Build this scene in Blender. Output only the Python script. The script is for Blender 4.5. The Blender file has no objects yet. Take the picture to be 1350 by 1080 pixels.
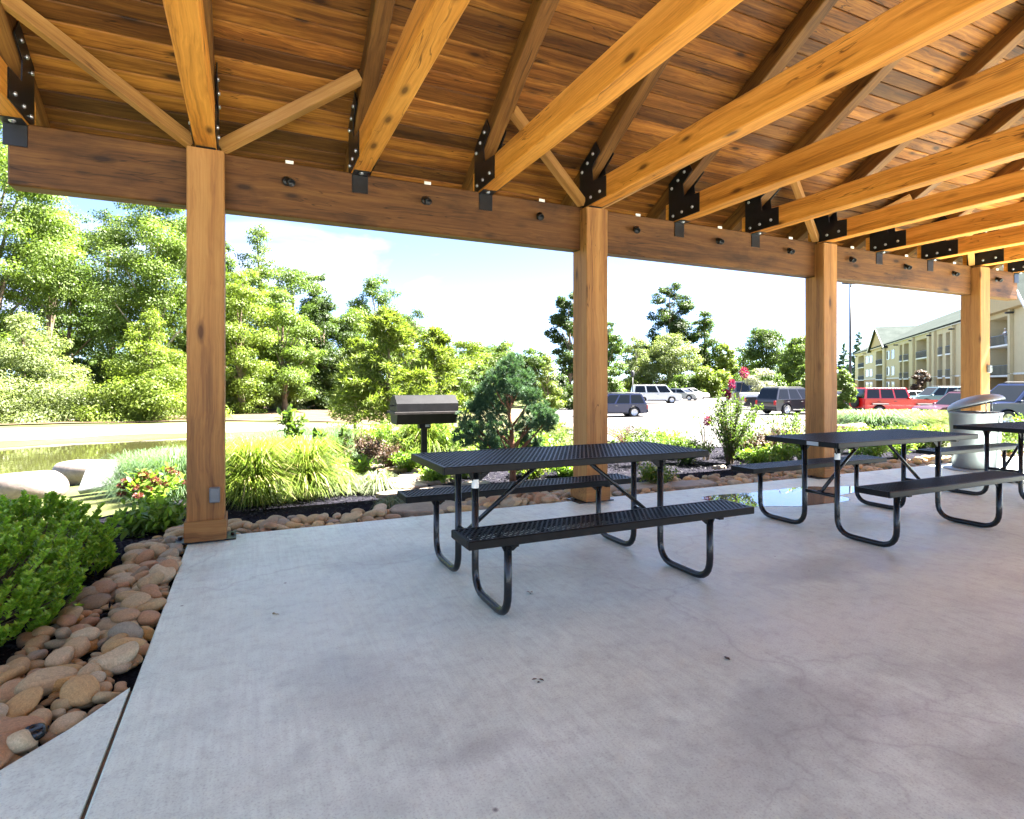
import bpy, math, random
import numpy as np
from mathutils import Vector, Matrix
random.seed(7)
rng = np.random.default_rng(7)
D = bpy.data
scn = bpy.context.scene
COL = scn.collection
R = math.radians

# ------------------------------------------------------------ camera, sky, sun, exposure
TH = R(24.79)
CAMZ = 1.2
cam = D.cameras.new('camera'); camo = D.objects.new('camera', cam); COL.objects.link(camo)
camo.location = (0, 0, CAMZ); camo.rotation_euler = (R(90), 0, -TH)
cam.sensor_width = 36; cam.lens = 753.8 / 1350 * 36
cam.shift_y = -(540 - 505.46) / 1350
cam.clip_start = 0.05; cam.clip_end = 5000
scn.camera = camo

SUN_AZ = R(-12)      # world angle from +X towards +Y of the direction to the sun
SUN_EL = R(56)
w = D.worlds.new('World'); scn.world = w; w.use_nodes = True
nt = w.node_tree; nt.nodes.clear()
sky = nt.nodes.new('ShaderNodeTexSky'); sky.sky_type = 'NISHITA'; sky.sun_disc = False
sky.sun_elevation = SUN_EL; sky.sun_rotation = math.pi / 2 - SUN_AZ
sky.air_density = .36; sky.dust_density = .4; sky.ozone_density = 1.6
tc = nt.nodes.new('ShaderNodeTexCoord')
mp = nt.nodes.new('ShaderNodeMapping'); mp.inputs['Scale'].default_value = (1.6, 1.6, 4.5)
nz = nt.nodes.new('ShaderNodeTexNoise'); nz.inputs['Scale'].default_value = 1.7; nz.inputs['Detail'].default_value = 7; nz.inputs['Distortion'].default_value = .5
rp = nt.nodes.new('ShaderNodeValToRGB'); rp.color_ramp.elements[0].position = .47; rp.color_ramp.elements[1].position = .66
mm = nt.nodes.new('ShaderNodeMath'); mm.operation = 'MULTIPLY'; mm.inputs[1].default_value = .85
mx = nt.nodes.new('ShaderNodeMix'); mx.data_type = 'RGBA'
mx.inputs['B'].default_value = (2.5, 2.5, 2.5, 1); mx.blend_type = 'LIGHTEN'
bg = nt.nodes.new('ShaderNodeBackground'); bg.inputs['Strength'].default_value = .052
ow = nt.nodes.new('ShaderNodeOutputWorld')
L = nt.links.new
L(tc.outputs['Generated'], mp.inputs[0]); L(mp.outputs[0], nz.inputs['Vector']); L(nz.outputs['Fac'], rp.inputs[0]); L(rp.outputs[0], mm.inputs[0])
L(mm.outputs[0], mx.inputs['Factor']); L(sky.outputs[0], mx.inputs['A']); L(mx.outputs['Result'], bg.inputs[0]); L(bg.outputs[0], ow.inputs[0])

sl = D.lights.new('sun', 'SUN'); sl.energy = 5.0; sl.angle = R(.5); sl.color = (1, .95, .88)
so = D.objects.new('sun', sl); COL.objects.link(so)
tosun = Vector((math.cos(SUN_EL) * math.cos(SUN_AZ), math.cos(SUN_EL) * math.sin(SUN_AZ), math.sin(SUN_EL)))
so.rotation_euler = tosun.to_track_quat('Z', 'Y').to_euler(); so.location = (30, 0, 40)
scn.view_settings.view_transform = 'Standard'; scn.view_settings.look = 'None'
scn.view_settings.gamma = 1; scn.view_settings.use_curve_mapping = False
scn.view_settings.exposure = 3.97
cy = scn.cycles
cy.max_bounces = 9; cy.diffuse_bounces = 5; cy.glossy_bounces = 3; cy.transmission_bounces = 4; cy.transparent_max_bounces = 6
cy.use_denoising = True; cy.sample_clamp_indirect = 8; cy.caustics_reflective = False; cy.caustics_refractive = False

# ------------------------------------------------------------ frames: camera-plan coordinates (xc to the right, d away) and world
ST, CT = math.sin(TH), math.cos(TH)
def W2(xc, d): return (xc * CT + d * ST, -xc * ST + d * CT)
def C2(x, y): return (x * CT - y * ST, x * ST + y * CT)
F = 753.8; HZ = 505.46
def PX(x, d): return (x - 675) / F * d            # lateral offset of a bearing at a distance
def ZY(y, d): return CAMZ - (y - HZ) / F * d      # height of an elevation at a distance
YAW_R = -TH                                        # heading that points to the right of the view

def sstep(a, b, x):
    t = np.clip((x - a) / (b - a), 0, 1); return t * t * (3 - 2 * t)
POND = [(-40, -4), (-25, 7.8), (-14.6, 16.3), (-13.2, 17.9), (-11.1, 19.2), (-8.6, 19.6), (-7.6, 17.5), (-8.6, 15), (-8.3, 11.5), (-7.9, 8.6), (-10, 3), (-22, -12)]
def poly_sd(px, py, poly):
    px = np.asarray(px, float); py = np.asarray(py, float)
    dmin = np.full(px.shape, 1e9); inside = np.zeros(px.shape, bool)
    n = len(poly)
    for i in range(n):
        ax, ay = poly[i]; bx, by = poly[(i + 1) % n]
        ex, ey = bx - ax, by - ay
        t = np.clip(((px - ax) * ex + (py - ay) * ey) / (ex * ex + ey * ey), 0, 1)
        dmin = np.minimum(dmin, np.hypot(px - ax - t * ex, py - ay - t * ey))
        c = ((ay > py) != (by > py)) & (px < (bx - ax) * (py - ay) / ((by - ay) if by != ay else 1e-9) + ax)
        inside ^= c
    return np.where(inside, -dmin, dmin)
def zg(x, y):
    x = np.asarray(x, float); y = np.asarray(y, float)
    xc = x * CT - y * ST; d = x * ST + y * CT
    amp = .42 + .72 * sstep(-14, 0, xc) - .26 * sstep(7, 17, xc)
    z = -.075 - amp * sstep(8.5, 34, d)
    sd = poly_sd(xc, d, POND)
    zp = -.62 + np.where(sd < 0, sd * .34, np.minimum(sd, 30) * .11)
    z = np.minimum(z, zp)
    return z + .02 * np.sin(x * 1.3) * np.cos(y * 1.1) * sstep(7, 12, d)
def zc(xc, d):
    x, y = W2(xc, d); return float(zg(x, y))

# ------------------------------------------------------------ objects
def setp(o, label=None, cat=None, group=None, kind=None):
    if label: o['label'] = label
    if cat: o['category'] = cat
    if group: o['group'] = group
    if kind: o['kind'] = kind
    return o
def empty(name, loc=(0, 0, 0), rz=0, parent=None, **k):
    o = D.objects.new(name, None); COL.objects.link(o); o.location = loc; o.rotation_euler = (0, 0, rz)
    o.empty_display_size = .2
    if parent: o.parent = parent
    return setp(o, **k)
def link(name, me, mat=None, parent=None, loc=(0, 0, 0), rot=(0, 0, 0), **k):
    o = D.objects.new(name, me); COL.objects.link(o); o.location = loc; o.rotation_euler = rot
    if mat and not me.materials: me.materials.append(mat)
    if parent: o.parent = parent
    return setp(o, **k)
def kids(o): return [c for c in COL.objects if c.parent == o]
def copy_tree(o, parent=None, table=None):
    if table is None:
        table = {}
        for c in COL.objects:
            if c.parent: table.setdefault(c.parent.name, []).append(c)
    c = o.copy(); COL.objects.link(c); c.parent = parent
    for ch in table.get(o.name, []): copy_tree(ch, c, table)
    return c

def mesh_np(name, V, Fq, smooth=False, mats=None, attrs=None):
    """V (n,3) array, Fq (m,k) array of equal-size faces"""
    me = D.meshes.new(name)
    V = np.ascontiguousarray(V, np.float32); Fq = np.ascontiguousarray(Fq, np.int32)
    m, k = Fq.shape
    me.vertices.add(len(V)); me.vertices.foreach_set('co', V.ravel())
    me.loops.add(m * k); me.loops.foreach_set('vertex_index', Fq.ravel())
    me.polygons.add(m); me.polygons.foreach_set('loop_start', np.arange(0, m * k, k, dtype=np.int32))
    try: me.polygons.foreach_set('loop_total', np.full(m, k, np.int32))
    except Exception: pass
    if smooth: me.polygons.foreach_set('use_smooth', np.ones(m, bool))
    me.update(calc_edges=True)
    for x in (mats or []): me.materials.append(x)
    return me

class MB:
    def __init__(s): s.v = []; s.f = []; s.g = []; s.r = []; s.mi = []; s.sm = []
    def add(s, V, Fs, M=None, g=None, r=0.5, mi=0, smooth=False):
        b = len(s.v)
        for i, v in enumerate(V):
            p = Vector(v)
            if M is not None: p = M @ p
            s.v.append(tuple(p)); s.g.append(tuple(g[i]) if g is not None else tuple(v)); s.r.append(r)
        for f in Fs: s.f.append([b + i for i in f]); s.mi.append(mi); s.sm.append(smooth)
    def cbox(s, size, M=None, c=.004, r=None, mi=0):
        a, b, d = [q / 2 for q in size]; c = min(c, a * .4, b * .4, d * .4)
        V = []; idx = {}
        for sx in (-1, 1):
            for sy in (-1, 1):
                for sz in (-1, 1):
                    for k, p in enumerate(((sx * a, sy * (b - c), sz * (d - c)), (sx * (a - c), sy * b, sz * (d - c)), (sx * (a - c), sy * (b - c), sz * d))):
                        idx[(sx, sy, sz, k)] = len(V); V.append(p)
        Fs = []
        I = lambda x, y, z, k: idx[(x, y, z, k)]
        for q in (-1, 1):
            Fs.append([I(q, -1, -1, 0), I(q, 1, -1, 0), I(q, 1, 1, 0), I(q, -1, 1, 0)][::q])
            Fs.append([I(-1, q, -1, 1), I(1, q, -1, 1), I(1, q, 1, 1), I(-1, q, 1, 1)][::-q])
            Fs.append([I(-1, -1, q, 2), I(1, -1, q, 2), I(1, 1, q, 2), I(-1, 1, q, 2)][::q])
        for p in (-1, 1):
            for q in (-1, 1):
                e = p * q
                Fs.append([I(p, q, -1, 0), I(p, q, -1, 1), I(p, q, 1, 1), I(p, q, 1, 0)][::e])
                Fs.append([I(p, -1, q, 0), I(p, 1, q, 0), I(p, 1, q, 2), I(p, -1, q, 2)][::e])
                Fs.append([I(-1, p, q, 1), I(-1, p, q, 2), I(1, p, q, 2), I(1, p, q, 1)][::e])
        for x in (-1, 1):
            for y in (-1, 1):
                for z in (-1, 1):
                    Fs.append([I(x, y, z, 0), I(x, y, z, 1), I(x, y, z, 2)][::x * y * z])
        if r is None: r = random.random()
        off = Vector((random.uniform(-40, 40), random.uniform(-9, 9), random.uniform(-9, 9)))
        s.add(V, Fs, M, [Vector(p) + off for p in V], r, mi)
        return s
    def box(s, c, size, rot=None, ch=.004, r=None, mi=0):
        M = Matrix.Translation(c)
        if rot is not None: M = M @ rot
        return s.cbox(size, M, ch, r, mi)
    def beam(s, a, b, wd, ht, up=(0, 0, 1), ch=.006, r=None, mi=0):
        a, b = Vector(a), Vector(b); x = (b - a).normalized(); up = Vector(up)
        y = up.cross(x).normalized(); z = x.cross(y)
        M = Matrix((x, y, z)).transposed().to_4x4(); M.translation = (a + b) / 2
        return s.cbox(((b - a).length, wd, ht), M, ch, r, mi)
    def tube(s, pts, rad, n=10, mi=0, cap=True, smooth=True, closed=False):
        pts = [Vector(p) for p in pts]; N = len(pts)
        rads = rad if isinstance(rad, (list, tuple)) else [rad] * N
        V = []; prev = None
        for i, p in enumerate(pts):
            if closed: t = (pts[(i + 1) % N] - pts[i - 1]).normalized()
            else: t = (pts[min(i + 1, N - 1)] - pts[max(i - 1, 0)]).normalized()
            if prev is None:
                u = t.orthogonal().normalized()
            else:
                u = (prev - t * prev.dot(t)); u = u.normalized() if u.length > 1e-6 else t.orthogonal().normalized()
            prev = u; v = t.cross(u)
            for k in range(n):
                a = 2 * math.pi * k / n
                V.append(p + (u * math.cos(a) + v * math.sin(a)) * rads[i])
        Fs = []
        M = N if closed else N - 1
        for i in range(M):
            j = (i + 1) % N
            for k in range(n):
                k2 = (k + 1) % n
                Fs.append([i * n + k, i * n + k2, j * n + k2, j * n + k])
        s.add(V, Fs, mi=mi, smooth=smooth)
        if cap and not closed:
            b = len(s.v) - N * n
            s.f.append([b + k for k in range(n)][::-1]); s.mi.append(mi); s.sm.append(False)
            s.f.append([b + (N - 1) * n + k for k in range(n)]); s.mi.append(mi); s.sm.append(False)
        return s
    def lathe(s, prof, n=24, M=None, mi=0, smooth=True):
        V = []; Fs = []
        for (r, z) in prof:
            for k in range(n):
                a = 2 * math.pi * k / n; V.append((r * math.cos(a), r * math.sin(a), z))
        for i in range(len(prof) - 1):
            for k in range(n):
                k2 = (k + 1) % n; Fs.append([i * n + k, i * n + k2, (i + 1) * n + k2, (i + 1) * n + k])
        s.add(V, Fs, M, mi=mi, smooth=smooth); return s
    def prism(s, poly, t0, t1, M=None, mi=0, r=.5):
        """poly in local xz, extruded along local y from t0 to t1"""
        n = len(poly)
        V = [(x, t0, z) for x, z in poly] + [(x, t1, z) for x, z in poly]
        ar = sum(poly[i][0] * poly[(i + 1) % n][1] - poly[(i + 1) % n][0] * poly[i][1] for i in range(n))
        sgn = 1 if (ar > 0) == (t1 > t0) else -1
        Fs = [list(range(n))[::sgn], list(range(n, 2 * n))[::-sgn]] + [[i, n + i, n + (i + 1) % n, (i + 1) % n][::sgn] for i in range(n)]
        s.add(V, Fs, M, mi=mi, r=r); return s
    def quad(s, pts, mi=0, r=.5): s.add(pts, [list(range(len(pts)))], mi=mi, r=r); return s
    def mesh(s, name, mats):
        me = D.meshes.new(name); me.from_pydata(s.v, [], s.f)
        for m in (mats if isinstance(mats, (list, tuple)) else [mats]): me.materials.append(m)
        me.polygons.foreach_set('material_index', s.mi); me.polygons.foreach_set('use_smooth', s.sm)
        a = me.attributes.new('gc', 'FLOAT_VECTOR', 'POINT'); a.data.foreach_set('vector', np.array(s.g, np.float32).ravel())
        b = me.attributes.new('rnd', 'FLOAT', 'POINT'); b.data.foreach_set('value', np.array(s.r, np.float32))
        me.update(); return me
    def build(s, name, mats, parent=None, loc=(0, 0, 0), rot=(0, 0, 0), **k):
        return link(name, s.mesh(name, mats), None, parent, loc, rot, **k)

# ------------------------------------------------------------ materials
def newmat(name):
    m = D.materials.new(name); m.use_nodes = True
    n = m.node_tree.nodes; n.clear()
    o = n.new('ShaderNodeOutputMaterial'); p = n.new('ShaderNodeBsdfPrincipled')
    m.node_tree.links.new(p.outputs[0], o.inputs[0])
    return m, n, m.node_tree.links.new, p, o
def ramp(n, stops):
    r = n.new('ShaderNodeValToRGB'); e = r.color_ramp.elements
    while len(e) < len(stops): e.new(.5)
    for i, (p, c) in enumerate(stops):
        e[i].position = p; e[i].color = (*c, 1) if len(c) == 3 else c
    return r
def g3(v): return (v, v, v)
def noise(n, l, vec, scale, detail=4, rough=.55, dist=0):
    t = n.new('ShaderNodeTexNoise'); t.inputs['Scale'].default_value = scale; t.inputs['Detail'].default_value = detail
    t.inputs['Roughness'].default_value = rough; t.inputs['Distortion'].default_value = dist
    if vec is not None: l(vec, t.inputs['Vector'])
    return t.outputs['Fac']
def mapping(n, l, vec, scale=(1, 1, 1), loc=(0, 0, 0), rot=(0, 0, 0)):
    m = n.new('ShaderNodeMapping'); m.inputs['Scale'].default_value = scale; m.inputs['Location'].default_value = loc; m.inputs['Rotation'].default_value = rot
    l(vec, m.inputs[0]); return m.outputs[0]
def mixc(n, l, fac, a, b, mode='MIX'):
    m = n.new('ShaderNodeMix'); m.data_type = 'RGBA'; m.blend_type = mode
    for key, v in (('Factor', fac), ('A', a), ('B', b)):
        if isinstance(v, (int, float)): m.inputs[key].default_value = v
        elif isinstance(v, tuple): m.inputs[key].default_value = (*v, 1) if len(v) == 3 else v
        else: l(v, m.inputs[key])
    return m.outputs['Result']
def mth(n, l, op, a, b=0):
    m = n.new('ShaderNodeMath'); m.operation = op
    for i, v in enumerate((a, b)):
        if isinstance(v, (int, float)): m.inputs[i].default_value = v
        else: l(v, m.inputs[i])
    return m.outputs[0]
def bump(n, l, p, h, strength=.3, dist=.01):
    b = n.new('ShaderNodeBump'); b.inputs['Strength'].default_value = strength; b.inputs['Distance'].default_value = dist
    l(h, b.inputs['Height']); l(b.outputs[0], p.inputs['Normal'])
def objvec(n): return n.new('ShaderNodeTexCoord').outputs['Object']

def wood(name, light, mid, dark, knots=.5, stain=.3, rough=.62, var=.5, seam=None):
    m, n, l, p, o = newmat(name)
    at = n.new('ShaderNodeAttribute'); at.attribute_name = 'gc'; v = at.outputs['Vector']
    ar = n.new('ShaderNodeAttribute'); ar.attribute_name = 'rnd'; rv = ar.outputs['Fac']
    wob = noise(n, l, mapping(n, l, v, (1.1, 3, 3)), 1.0, 3)
    comb = n.new('ShaderNodeVectorMath'); comb.operation = 'ADD'
    cx = n.new('ShaderNodeCombineXYZ'); l(mth(n, l, 'MULTIPLY', wob, .12), cx.inputs[1]); l(mth(n, l, 'MULTIPLY', wob, .12), cx.inputs[2])
    l(v, comb.inputs[0]); l(cx.outputs[0], comb.inputs[1]); vv = comb.outputs[0]
    fine = noise(n, l, mapping(n, l, vv, (1.3, 70, 70)), 1.0, 5, .65)
    broad = noise(n, l, mapping(n, l, vv, (.5, 13, 13)), 1.0, 3, .5, .4)
    g = mth(n, l, 'ADD', mth(n, l, 'MULTIPLY', fine, .45), mth(n, l, 'MULTIPLY', broad, .55))
    c = ramp(n, [(.30, dark), (.48, mid), (.66, light)]); l(g, c.inputs[0]); col = c.outputs[0]
    # board to board
    br = n.new('ShaderNodeMapRange'); br.inputs['To Min'].default_value = 1 - var; br.inputs['To Max'].default_value = 1 + var * .75
    l(rv, br.inputs['Value'])
    cb = n.new('ShaderNodeCombineColor'); 
    l(br.outputs[0], cb.inputs[0]); l(br.outputs[0], cb.inputs[1]); l(br.outputs[0], cb.inputs[2])
    col = mixc(n, l, 1.0, col, cb.outputs[0], 'MULTIPLY')
    # knots
    vo = n.new('ShaderNodeTexVoronoi'); vo.inputs['Scale'].default_value = 1; l(mapping(n, l, v, (2.3, 6.5, 6.5)), vo.inputs['Vector'])
    sel = n.new('ShaderNodeSeparateColor'); l(vo.outputs['Color'], sel.inputs[0])
    kr = ramp(n, [(.09, g3(1)), (.14, g3(.5)), (.24, g3(0))]); l(vo.outputs['Distance'], kr.inputs[0])
    kf = mth(n, l, 'MULTIPLY', kr.outputs[0], mth(n, l, 'GREATER_THAN', sel.outputs[0], 1 - knots))
    col = mixc(n, l, mth(n, l, 'MULTIPLY', kf, .85), col, (dark[0] * .35, dark[1] * .28, dark[2] * .25))
    ck = noise(n, l, mapping(n, l, vv, (.55, 20, 20), (2, 5, 1)), 1.0, 2, .4)
    cw = ramp(n, [(.488, g3(0)), (.497, g3(1)), (.503, g3(1)), (.512, g3(0))]); l(ck, cw.inputs[0])
    cg = ramp(n, [(.50, g3(0)), (.58, g3(.75))]); l(noise(n, l, mapping(n, l, v, (.8, 2, 2), (9, 9, 9)), 1.0, 2), cg.inputs[0])
    col = mixc(n, l, mth(n, l, 'MULTIPLY', cw.outputs[0], cg.outputs[0]), col, (dark[0] * .3, dark[1] * .25, dark[2] * .25))
    # weather stains
    st = noise(n, l, mapping(n, l, v, (1.4, 3.5, 3.5), (3, 1, 7)), 1.0, 5, .6, .3)
    sr = ramp(n, [(.50, g3(0)), (.72, g3(1))]); l(st, sr.inputs[0])
    col = mixc(n, l, mth(n, l, 'MULTIPLY', sr.outputs[0], stain), col, (dark[0] * .5, dark[1] * .42, dark[2] * .5))
    l(col, p.inputs['Base Color']); p.inputs['Roughness'].default_value = rough; p.inputs['Specular IOR Level'].default_value = .3
    saw = noise(n, l, mapping(n, l, v, (160, 9, 9)), 1.0, 3)
    bump(n, l, p, mth(n, l, 'ADD', mth(n, l, 'MULTIPLY', fine, .8), mth(n, l, 'ADD', mth(n, l, 'MULTIPLY', saw, .35), mth(n, l, 'MULTIPLY', kf, -.4))), .45, .004)
    return m

def plain(name, col, rough=.5, metal=0, var=.12, scale=6, bmp=0, spec=.5, coat=0):
    m, n, l, p, o = newmat(name)
    v = objvec(n); f = noise(n, l, v, scale, 5)
    a = tuple(c * (1 - var) for c in col); b = tuple(min(1, c * (1 + var)) for c in col)
    r = ramp(n, [(.3, a), (.7, b)]); l(f, r.inputs[0]); l(r.outputs[0], p.inputs['Base Color'])
    p.inputs['Roughness'].default_value = rough; p.inputs['Metallic'].default_value = metal; p.inputs['Specular IOR Level'].default_value = spec
    p.inputs['Coat Weight'].default_value = coat; p.inputs['Coat Roughness'].default_value = .05
    if bmp: bump(n, l, p, noise(n, l, v, scale * 12, 4), bmp, .004)
    return m

def leafmat(name, dark, light, trans=.35, rough=.5, blotch=.0, spec=.35, brown=None):
    m, n, l, p, o = newmat(name)
    ge = n.new('ShaderNodeNewGeometry')
    v = objvec(n)
    big = noise(n, l, v, .55, 3)
    f = mth(n, l, 'ADD', mth(n, l, 'MULTIPLY', ge.outputs['Random Per Island'], .6), mth(n, l, 'MULTIPLY', big, .4))
    stops = [(.12, dark), (.85, light)]
    r = ramp(n, stops); l(f, r.inputs[0]); col = r.outputs[0]
    if brown: col = mixc(n, l, mth(n, l, 'GREATER_THAN', ge.outputs['Random Per Island'], .90), col, brown)
    l(col, p.inputs['Base Color']); p.inputs['Roughness'].default_value = rough; p.inputs['Specular IOR Level'].default_value = spec
    tr = n.new('ShaderNodeBsdfTranslucent')
    l(mixc(n, l, 1.0, col, (1.25, 1.35, .6), 'MULTIPLY'), tr.inputs[0])
    mx = n.new('ShaderNodeMixShader'); mx.inputs[0].default_value = trans
    l(p.outputs[0], mx.inputs[1]); l(tr.outputs[0], mx.inputs[2]); l(mx.outputs[0], o.inputs[0])
    return m

MAT = {}
MAT['deck'] = wood('deck_boards', (0.392, 0.16, 0.0239), (0.186, 0.065, 0.00966), (0.038, 0.0109, 0.00227), .5, .30, .6, .62)
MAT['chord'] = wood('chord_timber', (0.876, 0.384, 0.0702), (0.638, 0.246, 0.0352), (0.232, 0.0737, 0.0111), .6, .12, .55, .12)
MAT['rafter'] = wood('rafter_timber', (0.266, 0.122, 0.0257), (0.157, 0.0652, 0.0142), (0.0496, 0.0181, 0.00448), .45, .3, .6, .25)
MAT['beam'] = wood('beam_timber', (0.164, 0.0708, 0.0164), (0.0997, 0.0384, 0.00865), (0.0286, 0.0103, 0.00274), .5, .7, .62, .08)
MAT['post'] = wood('post_timber', (0.397, 0.198, 0.0578), (0.293, 0.131, 0.0357), (0.14, 0.0567, 0.0163), .5, .16, .6, .08)
MAT['brace'] = wood('brace_timber', (0.51, 0.272, 0.0765), (0.391, 0.187, 0.0467), (0.238, 0.102, 0.0255), .3, .1, .55, .1)
MAT['steel'] = plain('black_steel', (.012, .012, .013), .38, .3, .2, 20, .15)
MAT['bolt'] = plain('zinc_bolt', (.55, .56, .58), .35, .9, .1, 40)
MAT['plastic'] = plain('black_coated_metal', (.008, .0078, .0078), .42, 0, .2, 30, .08, .13)
MAT['tube'] = plain('black_tube_metal', (.009, .010, .011), .24, 0, .2, 30, .03, .4)
MAT['grey_box'] = plain('grey_outlet_plastic', (.16, .17, .17), .45, 0, .1, 20)
MAT['white'] = plain('white_plastic', (.75, .73, .66), .5, 0, .05, 20)
MAT['galv'] = plain('galvanised_steel', (.27, .29, .31), .45, .45, .12, 7, .05)
MAT['galv_dark'] = plain('dark_inner_lining', (.03, .028, .028), .7, 0, .2, 7)
MAT['grill'] = plain('grill_iron', (.009, .009, .010), .5, 0, .3, 9, .2, .12)
MAT['grill_worn'] = plain('grill_worn_edge', (.035, .030, .028), .6, 0, .3, 12, .2, .2)
MAT['bark'] = plain('grey_brown_bark', (.16, .12, .085), .9, 0, .4, 5, .8, .1)
MAT['bark_pale'] = plain('pale_bark', (.34, .30, .24), .9, 0, .3, 5, .6, .1)
MAT['bark_red'] = plain('reddish_bark', (.20, .10, .06), .9, 0, .4, 14, .8, .1)
MAT['stem'] = plain('green_stem', (.10, .12, .04), .8, 0, .3, 9)

def concrete(name, base=(.76, .885, .77)):
    m, n, l, p, o = newmat(name); v = objvec(n)
    a = noise(n, l, v, .55, 6, .6, .6); b = noise(n, l, mapping(n, l, v, (1, 1, 1), (5, 2, 0)), 2.6, 6, .62)
    c = noise(n, l, mapping(n, l, v, (55, 3.2, 30)), 1.0, 3)       # broom finish, brushed along the length
    r1 = ramp(n, [(.30, tuple(x * .84 for x in base)), (.50, base), (.70, tuple(min(.92, x * 1.08) for x in base))]); l(a, r1.inputs[0]); col = r1.outputs[0]
    r2 = ramp(n, [(.28, g3(.82)), (.5, g3(.98)), (.75, g3(1.05))]); l(b, r2.inputs[0]); col = mixc(n, l, 1.0, col, r2.outputs[0], 'MULTIPLY')
    r3 = ramp(n, [(.3, g3(.93)), (.7, g3(1.05))]); l(c, r3.inputs[0]); col = mixc(n, l, 1.0, col, r3.outputs[0], 'MULTIPLY')
    # rusty and dark stains, then lighter and darker oval patches at set places
    s = noise(n, l, mapping(n, l, v, (1, 1, 1), (11, 4, 0)), .9, 6, .65, .3); rs = ramp(n, [(.55, g3(0)), (.75, g3(.55))]); l(s, rs.inputs[0])
    col = mixc(n, l, mth(n, l, 'MULTIPLY', rs.outputs[0], .7), col, (.54, .56, .48))
    s2 = noise(n, l, mapping(n, l, v, (1, 1, 1), (-3, 9, 0)), 1.5, 5, .7, .2); rs2 = ramp(n, [(.60, g3(0)), (.78, g3(.6))]); l(s2, rs2.inputs[0])
    col = mixc(n, l, mth(n, l, 'MULTIPLY', rs2.outputs[0], .6), col, (.25, .28, .25))
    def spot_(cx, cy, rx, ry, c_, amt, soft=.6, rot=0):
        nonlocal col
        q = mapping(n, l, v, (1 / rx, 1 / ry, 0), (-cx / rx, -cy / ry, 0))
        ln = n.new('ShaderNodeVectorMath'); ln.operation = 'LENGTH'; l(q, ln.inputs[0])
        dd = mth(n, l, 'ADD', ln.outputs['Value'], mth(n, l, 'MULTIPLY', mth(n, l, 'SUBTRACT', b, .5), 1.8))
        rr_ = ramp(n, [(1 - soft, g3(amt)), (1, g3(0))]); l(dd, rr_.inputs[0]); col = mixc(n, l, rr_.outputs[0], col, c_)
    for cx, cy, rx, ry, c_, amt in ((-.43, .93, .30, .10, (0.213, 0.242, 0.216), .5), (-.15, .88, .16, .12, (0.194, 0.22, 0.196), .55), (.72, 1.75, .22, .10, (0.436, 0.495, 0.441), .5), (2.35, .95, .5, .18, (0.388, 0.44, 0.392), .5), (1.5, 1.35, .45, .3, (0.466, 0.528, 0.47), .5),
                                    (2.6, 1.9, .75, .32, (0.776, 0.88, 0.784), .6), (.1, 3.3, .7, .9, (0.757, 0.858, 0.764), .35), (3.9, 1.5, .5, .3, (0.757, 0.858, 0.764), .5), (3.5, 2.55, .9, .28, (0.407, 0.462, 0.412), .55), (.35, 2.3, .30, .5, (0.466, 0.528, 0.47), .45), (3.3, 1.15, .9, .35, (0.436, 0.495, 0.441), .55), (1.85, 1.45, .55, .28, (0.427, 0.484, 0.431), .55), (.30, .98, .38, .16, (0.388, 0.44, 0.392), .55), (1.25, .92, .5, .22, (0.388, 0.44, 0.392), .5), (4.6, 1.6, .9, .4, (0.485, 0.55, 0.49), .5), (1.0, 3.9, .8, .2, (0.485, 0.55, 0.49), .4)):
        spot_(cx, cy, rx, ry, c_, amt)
    gr = noise(n, l, v, 130, 3, .6); gr2 = ramp(n, [(.32, g3(.80)), (.46, g3(1)), (.70, g3(1.07))]); l(gr, gr2.inputs[0]); col = mixc(n, l, 1.0, col, gr2.outputs[0], 'MULTIPLY')
    md = noise(n, l, v, 14, 5, .7); md2 = ramp(n, [(.30, g3(.84)), (.5, g3(1)), (.72, g3(1.05))]); l(md, md2.inputs[0]); col = mixc(n, l, 1.0, col, md2.outputs[0], 'MULTIPLY')
    # specks
    vo = n.new('ShaderNodeTexVoronoi'); vo.inputs['Scale'].default_value = 4.2; l(v, vo.inputs['Vector'])
    sc = n.new('ShaderNodeSeparateColor'); l(vo.outputs['Color'], sc.inputs[0])
    kr = ramp(n, [(.022, g3(.8)), (.05, g3(0))]); l(vo.outputs['Distance'], kr.inputs[0])
    kf = mth(n, l, 'MULTIPLY', kr.outputs[0], mth(n, l, 'GREATER_THAN', sc.outputs[0], .55))
    col = mixc(n, l, kf, col, (.09, .085, .08))
    # hairline cracks
    wv = n.new('ShaderNodeVectorMath'); wv.operation = 'ADD'
    nn = n.new('ShaderNodeTexNoise'); nn.inputs['Scale'].default_value = 1.7; nn.inputs['Detail'].default_value = 6; l(v, nn.inputs['Vector'])
    sb = n.new('ShaderNodeVectorMath'); sb.operation = 'SCALE'; sb.inputs['Scale'].default_value = .9; l(nn.outputs['Color'], sb.inputs[0])
    l(v, wv.inputs[0]); l(sb.outputs[0], wv.inputs[1])
    v2 = n.new('ShaderNodeTexVoronoi'); v2.feature = 'DISTANCE_TO_EDGE'; v2.inputs['Scale'].default_value = .42; l(wv.outputs[0], v2.inputs['Vector'])
    cr = ramp(n, [(.0, g3(.22)), (.004, g3(.07)), (.012, g3(0))]); l(v2.outputs['Distance'], cr.inputs[0])
    col = mixc(n, l, cr.outputs[0], col, (.20, .195, .20))
    l(col, p.inputs['Base Color'])
    rr = ramp(n, [(.3, g3(.40)), (.7, g3(.62))]); l(b, rr.inputs[0]); l(rr.outputs[0], p.inputs['Roughness'])
    p.inputs['Specular IOR Level'].default_value = .5
    bump(n, l, p, mth(n, l, 'ADD', c, noise(n, l, v, 60, 4)), .16, .003)
    return m
MAT['concrete'] = concrete('brushed_concrete')

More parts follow.
